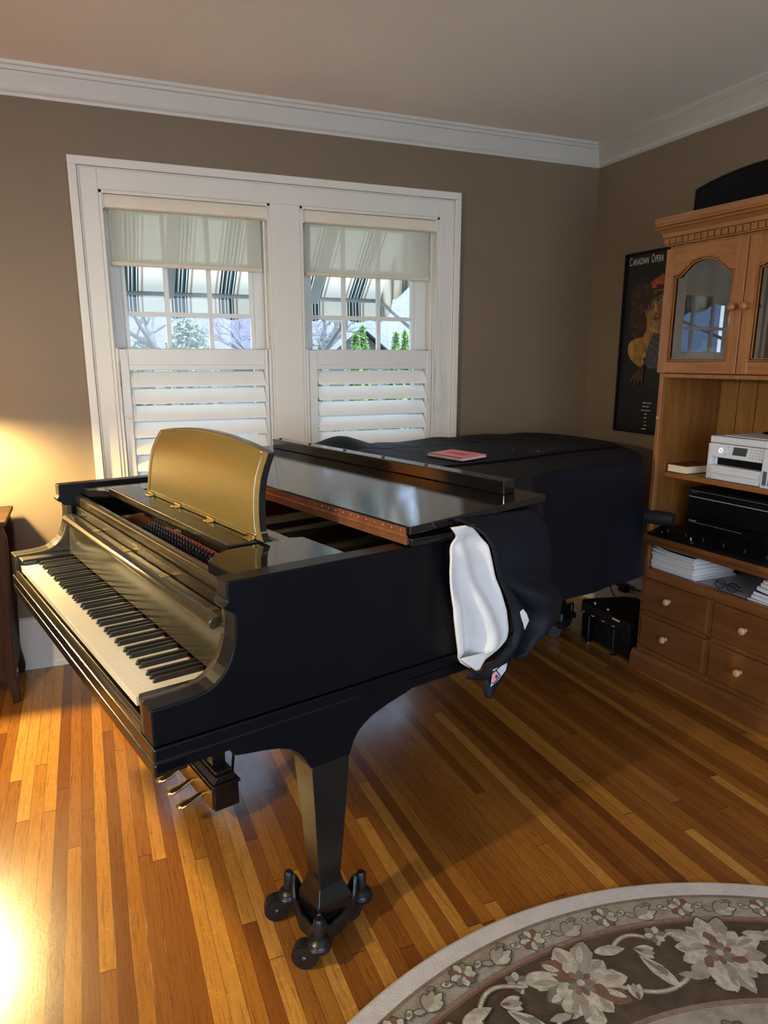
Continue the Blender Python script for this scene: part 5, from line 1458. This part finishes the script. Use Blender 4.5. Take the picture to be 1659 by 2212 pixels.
M['siding'] = pbr('white_siding', (.24, .25, .27), .7, var=.03); M['bsiding'] = pbr('pale_blue_siding', (.13, .19, .30), .7, var=.05)
M['gsiding'] = pbr('grey_siding', (.10, .105, .12), .7, var=.05); M['dwin'] = pbr('dark_house_window', (.05, .07, .10), .15)
def shingle(name, a, b):
    m, nt, bs = new_mat(name)
    v = coords(nt, (5, 12, 12)); f = noise(nt, v, 3.0, 5, .7); nt.links.new(ramp(nt, f, [(.35, a), (.65, b)]), bs.inputs['Base Color']); setin(bs, Roughness=.9); return m
M['purple'] = shingle('purple_grey_shingles', (.085, .080, .115), (.15, .145, .19)); M['pale'] = shingle('pale_shingles', (.13, .13, .145), (.20, .20, .205))
def gable_house(name, label, x0, x1, y0, y1, ze, zr, wall, roof, ridge='x', wins=()):
    r_ = empty(name, ((x0+x1)/2, (y0+y1)/2, GZ)); tag(r_, label, 'house')
    g = G(); g.box(x0, x1, y0, y1, GZ, ze)
    if ridge == 'y': g.prism([(x0, ze), (x1, ze), ((x0+x1)/2, zr)], 'y', y0, y1)
    else: g.prism([(y0, ze), (y1, ze), ((y0+y1)/2, zr)], 'x', x0, x1)
    g.build('wall', wall, r_)
    o = .28; g = G()
    if ridge == 'x':
        ym = (y0+y1)/2; s = (zr-ze)/(ym-y0)
        for sg in (1, -1):
            ya = ym-sg*(ym-y0+o); g.prism([(ym, zr+.06), (ya, ze-o*s+.06), (ya, ze-o*s+.16), (ym, zr+.16)], 'x', x0-o, x1+o)
    else:
        xm = (x0+x1)/2; s = (zr-ze)/(xm-x0)
        for sg in (1, -1):
            xa = xm-sg*(xm-x0+o); g.prism([(xm, zr+.06), (xa, ze-o*s+.06), (xa, ze-o*s+.14), (xm, zr+.14)], 'y', y0-o, y1+o)
    g.build('roof', roof, r_)
    g = G()
    if ridge == 'x': s = (zr-ze)/((y1-y0)/2); g.box(x0-o, x1+o, y0-o-.06, y0-o, ze-o*s-.02, ze-o*s+.13)
    else:
        xm = (x0+x1)/2; s = (zr-ze)/(xm-x0)
        for sg in (1, -1):
            xa = xm-sg*(xm-x0+o); g.prism([(xm, zr-.02), (xa, ze-o*s-.02), (xa, ze-o*s+.15), (xm, zr+.15)], 'y', y0-o-.05, y0-o)
    g.build('roof_trim', M['siding'], r_)
    for (a, b, c, d) in wins:
        g = G(); g.box(a-.06, b+.06, y0-.05, y0-.001, c-.06, d+.06); w_ = g.build('window_frame', M['siding'], r_)
        g = G(); g.box(a, b, y0-.06, y0-.0505, c, d); g.build('pane', M['dwin'], w_)
    return r_
gable_house('neighbour_house', 'neighbouring house with a purple grey shingle roof seen through the left window', 0.5, 3.36, 13, 19, 1.66, 5.0, M['siding'], M['purple'])
gable_house('neighbour_house', 'neighbouring house with a pale shingle roof seen through the right window', 4.35, 9.8, 14.2, 21, 1.72, 5.6, M['siding'], M['pale'])
gable_house('garage', 'small grey gabled outbuilding seen through the right window', 3.60, 4.75, 11.3, 12.4, 1.50, 1.95, M['gsiding'], M['pale'], 'y')
wz_ = []
for zz in (1.05, 2.35):
    for xx in (-9.6, -8.9, -8.2, -7.5): wz_.append((xx, xx+.42, zz, zz+.85))
gable_house('neighbour_house', 'white and blue house whose reflection shows in the hutch glass', -12.2, -5.6, 13.0, 19, 4.2, 6.4, M['bsiding'], M['pale'], 'y', wz_)
M['leaf'] = pbr('bright_green_foliage', (.13, .22, .05), .7, var=.4, vscale=14); M['leaf2'] = pbr('grey_green_foliage', (.12, .15, .10), .7, var=.4, vscale=14); M['bark'] = pbr('pale_bark', (.11, .10, .095), .8, var=.2)
def foliage(g, c, r, h, n, sz, cone=True):
    for _ in range(n):
        t = random.random(); rad = r*((1-t)**.8 if cone else math.sqrt(max(0, 1-(2*t-1)**2)))*(.55+.5*random.random()); a = random.uniform(0, 2*PI)
        p = Vector((c[0]+rad*math.cos(a), c[1]+rad*math.sin(a), c[2]+h*t)); s = sz*random.uniform(.6, 1.3)
        u = Vector((random.gauss(0, 1), random.gauss(0, 1), random.gauss(0, 1))).normalized(); v = u.orthogonal().normalized()
        g.face([p+u*s, p+v*s*.45, p-u*s, p-v*s*.45])
SH = [(2.66, 8.35, 2.22, .27), (2.92, 7.90, 2.26, .24), (3.18, 8.35, 2.36, .27), (3.42, 7.90, 2.27, .24), (3.74, 8.35, 2.30, .27), (2.36, 8.4, 2.20, .27)]
LB = ['bushy green shrub at the left edge of the right window view', 'low green shrub below the grey gable outside the right window', 'tallest pointed green shrub outside the right window', 'wide pointed green shrub outside the right window near its right edge', 'low green shrub farthest right outside the right window', 'green shrub hidden partly by the mullion outside the windows']
for (x, y, h, r), lb in zip(SH, LB):
    e_ = empty('evergreen_shrub', (x, y, GZ)); tag(e_, lb, 'shrub', 'evergreen shrubs in the garden')
    g = G(); g.tube([(x, y, GZ), (x, y, GZ+h*.9)], [.035, .01], 6); g.build('stem', M['bark'], e_)
    g = G(); foliage(g, (x, y, GZ+.1), r*1.1, h-.1, 2600, .045); g.build('foliage', M['leaf'], e_)
for bx, by, br_, bh, lb in ((1.20, 9.0, .40, 2.42, 'round grey green bush outside the left window, before the purple roof'), (.80, 10.2, .36, 2.25, 'small grey green bush behind the bare tree outside the left window')):
    bu = empty('garden_bush', (bx, by, GZ)); tag(bu, lb, 'bush', 'bushes outside the left window')
    g = G(); g.tube([(bx, by, GZ), (bx, by, 1.2)], .03, 6); g.build('stem', M['bark'], bu)
    g = G(); foliage(g, (bx, by, GZ+.5), br_, bh-.5, 2600, .045, False); g.build('foliage', M['leaf2'], bu)
def tree(x, y, label, seed, z1):
    rr = random.Random(seed); t_ = empty('bare_tree', (x, y, GZ)); tag(t_, label, 'tree')
    g = G(); g.tube([(x, y, GZ), (x+.02, y, z1*.6), (x, y, z1)], [.06, .045, .035], 8); g.build('trunk', M['bark'], t_, smooth=180)
    g = G()
    def br(p, d, L, r, k):
        q = p+d*L; m_ = p.lerp(q, .5)+Vector((rr.gauss(0, .04), rr.gauss(0, .04), .02))*L; g.tube([p, m_, q], [r, r*.8, r*.55], 5)
        if k == 0: return
        for _ in range(3): br(p.lerp(q, rr.uniform(.45, 1)), (d+Vector((rr.gauss(0, .55), rr.gauss(0, .55), rr.gauss(.1, .35)))).normalized(), L*rr.uniform(.55, .8), r*.55, k-1)
    for _ in range(5): br(Vector((x, y, z1)), Vector((rr.gauss(0, .7), rr.gauss(0, .6), rr.uniform(.3, 1))).normalized(), .55, .022, 4)
    g.build('branch', M['bark'], t_)
tree(.66, 7.2, 'bare branching tree outside the left window, left of the round bush', 3, 1.52)
tree(2.16, 6.7, 'bare twiggy tree outside the right window, left of the shrubs', 8, 1.50)
tree(2.55, 11.2, 'pale bare tree in front of the purple roof outside the left window', 12, 1.35)

# ------------------------------------------------------------------ light
wd = bpy.data.worlds.new('sky'); sc.world = wd; wd.use_nodes = True
bg = wd.node_tree.nodes['Background']
tcw = wd.node_tree.nodes.new('ShaderNodeTexCoord'); spw = wd.node_tree.nodes.new('ShaderNodeSeparateXYZ'); wd.node_tree.links.new(tcw.outputs['Generated'], spw.inputs[0])
wr = wd.node_tree.nodes.new('ShaderNodeValToRGB'); wd.node_tree.links.new(spw.outputs['Z'], wr.inputs[0])
for e, (p, c) in zip(wr.color_ramp.elements, ((.0, (.76, .87, 1.0)), (.6, (.36, .58, 1.0)))): e.position = p; e.color = (*c, 1)
wd.node_tree.links.new(wr.outputs[0], bg.inputs['Color']); bg.inputs['Strength'].default_value = 6.0
def light(name, kind, energy, col, loc, target=None, **k):
    l = bpy.data.lights.new(name, kind); l.energy = energy; l.color = col
    for a, v in k.items(): setattr(l, a, v)
    o = bpy.data.objects.new(name, l); COL.objects.link(o); o.location = loc
    if target is not None: o.rotation_euler = (Vector(target)-Vector(loc)).to_track_quat('-Z', 'Y').to_euler()
    return o
light('sun', 'SUN', 8.0, (1, .95, .86), (0, -1, 14), (1.2, 3.2, 0), angle=.01)
FX, FY = -1.15, 1.02
tf = empty('floor_lamp', (FX, FY, 0)); tag(tf, 'lit brass floor lamp standing left of the viewer', 'lamp')
g = G(); g.lathe([(.14, .001), (.14, .018), (.03, .03), (.012, .05)], (FX, FY, 0), 32); g.build('base', M['dbrass'], tf, smooth=50)
g = G(); g.lathe([(.011, .05), (.011, 1.52)], (FX, FY, 0), 14); g.build('pole', M['dbrass'], tf, smooth=60)
g = G(); rows = [[(FX+r*math.cos(2*PI*k/36), FY+r*math.sin(2*PI*k/36), z) for k in range(36)] for r, z in ((.23, 1.62), (.15, 1.86))]; g.loft(rows, True)
g.build('lamp_shade', cloth_trans('floor_lamp_shade_cloth', (.75, .62, .42), 0, .5, 300, (.60, .46, .26)), tf, smooth=60, solid=.002)
g = G(); g.lathe([(.012, 1.525), (.016, 1.54), (.034, 1.585), (.036, 1.605), (.022, 1.635), (.004, 1.645)], (FX, FY, 0), 20); g.build('bulb', emit('floor_lamp_bulb', (1.0, .80, .46), 1700.0), tf, smooth=60)
light('front_window_daylight', 'AREA', 33, (.66, .82, 1.0), ((FW[0]+FW[1])/2, YF-.05, (FW[2]+FW[3])/2), ((FW[0]+FW[1])/2, 5, 1.35), shape='RECTANGLE', size=FW[1]-FW[0], size_y=FW[3]-FW[2])
light('left_opening_fill', 'AREA', 12, (.72, .86, 1.0), (XL-.05, -.9, 1.45), (5, -.9, 1.45), shape='RECTANGLE', size=2.0, size_y=1.3)  # unseen side opening, its light added as cool fill

# ------------------------------------------------------------------ camera (phone main lens, slight shift)
cd = bpy.data.cameras.new('camera'); cam = bpy.data.objects.new('camera', cd); COL.objects.link(cam)
cd.sensor_fit = 'VERTICAL'; cd.sensor_height = 36.0; cd.lens = 1540.0/2212*36
cd.shift_y = 38.2/2212; cd.clip_start = .02; cd.clip_end = 200
yaw, pitch = .3926, -.2335
f = Vector((math.sin(yaw)*math.cos(pitch), math.cos(yaw)*math.cos(pitch), math.sin(pitch)))
cam.location = (0, 0, 1.4167); cam.rotation_euler = f.to_track_quat('-Z', 'Y').to_euler()
sc.camera = cam
sc.view_settings.view_transform = 'Standard'; sc.view_settings.look = 'None'; sc.view_settings.exposure = 0.0; sc.view_settings.gamma = 1.0
sc.view_settings.use_curve_mapping = False
sc.cycles.max_bounces = 10; sc.cycles.transparent_max_bounces = 16
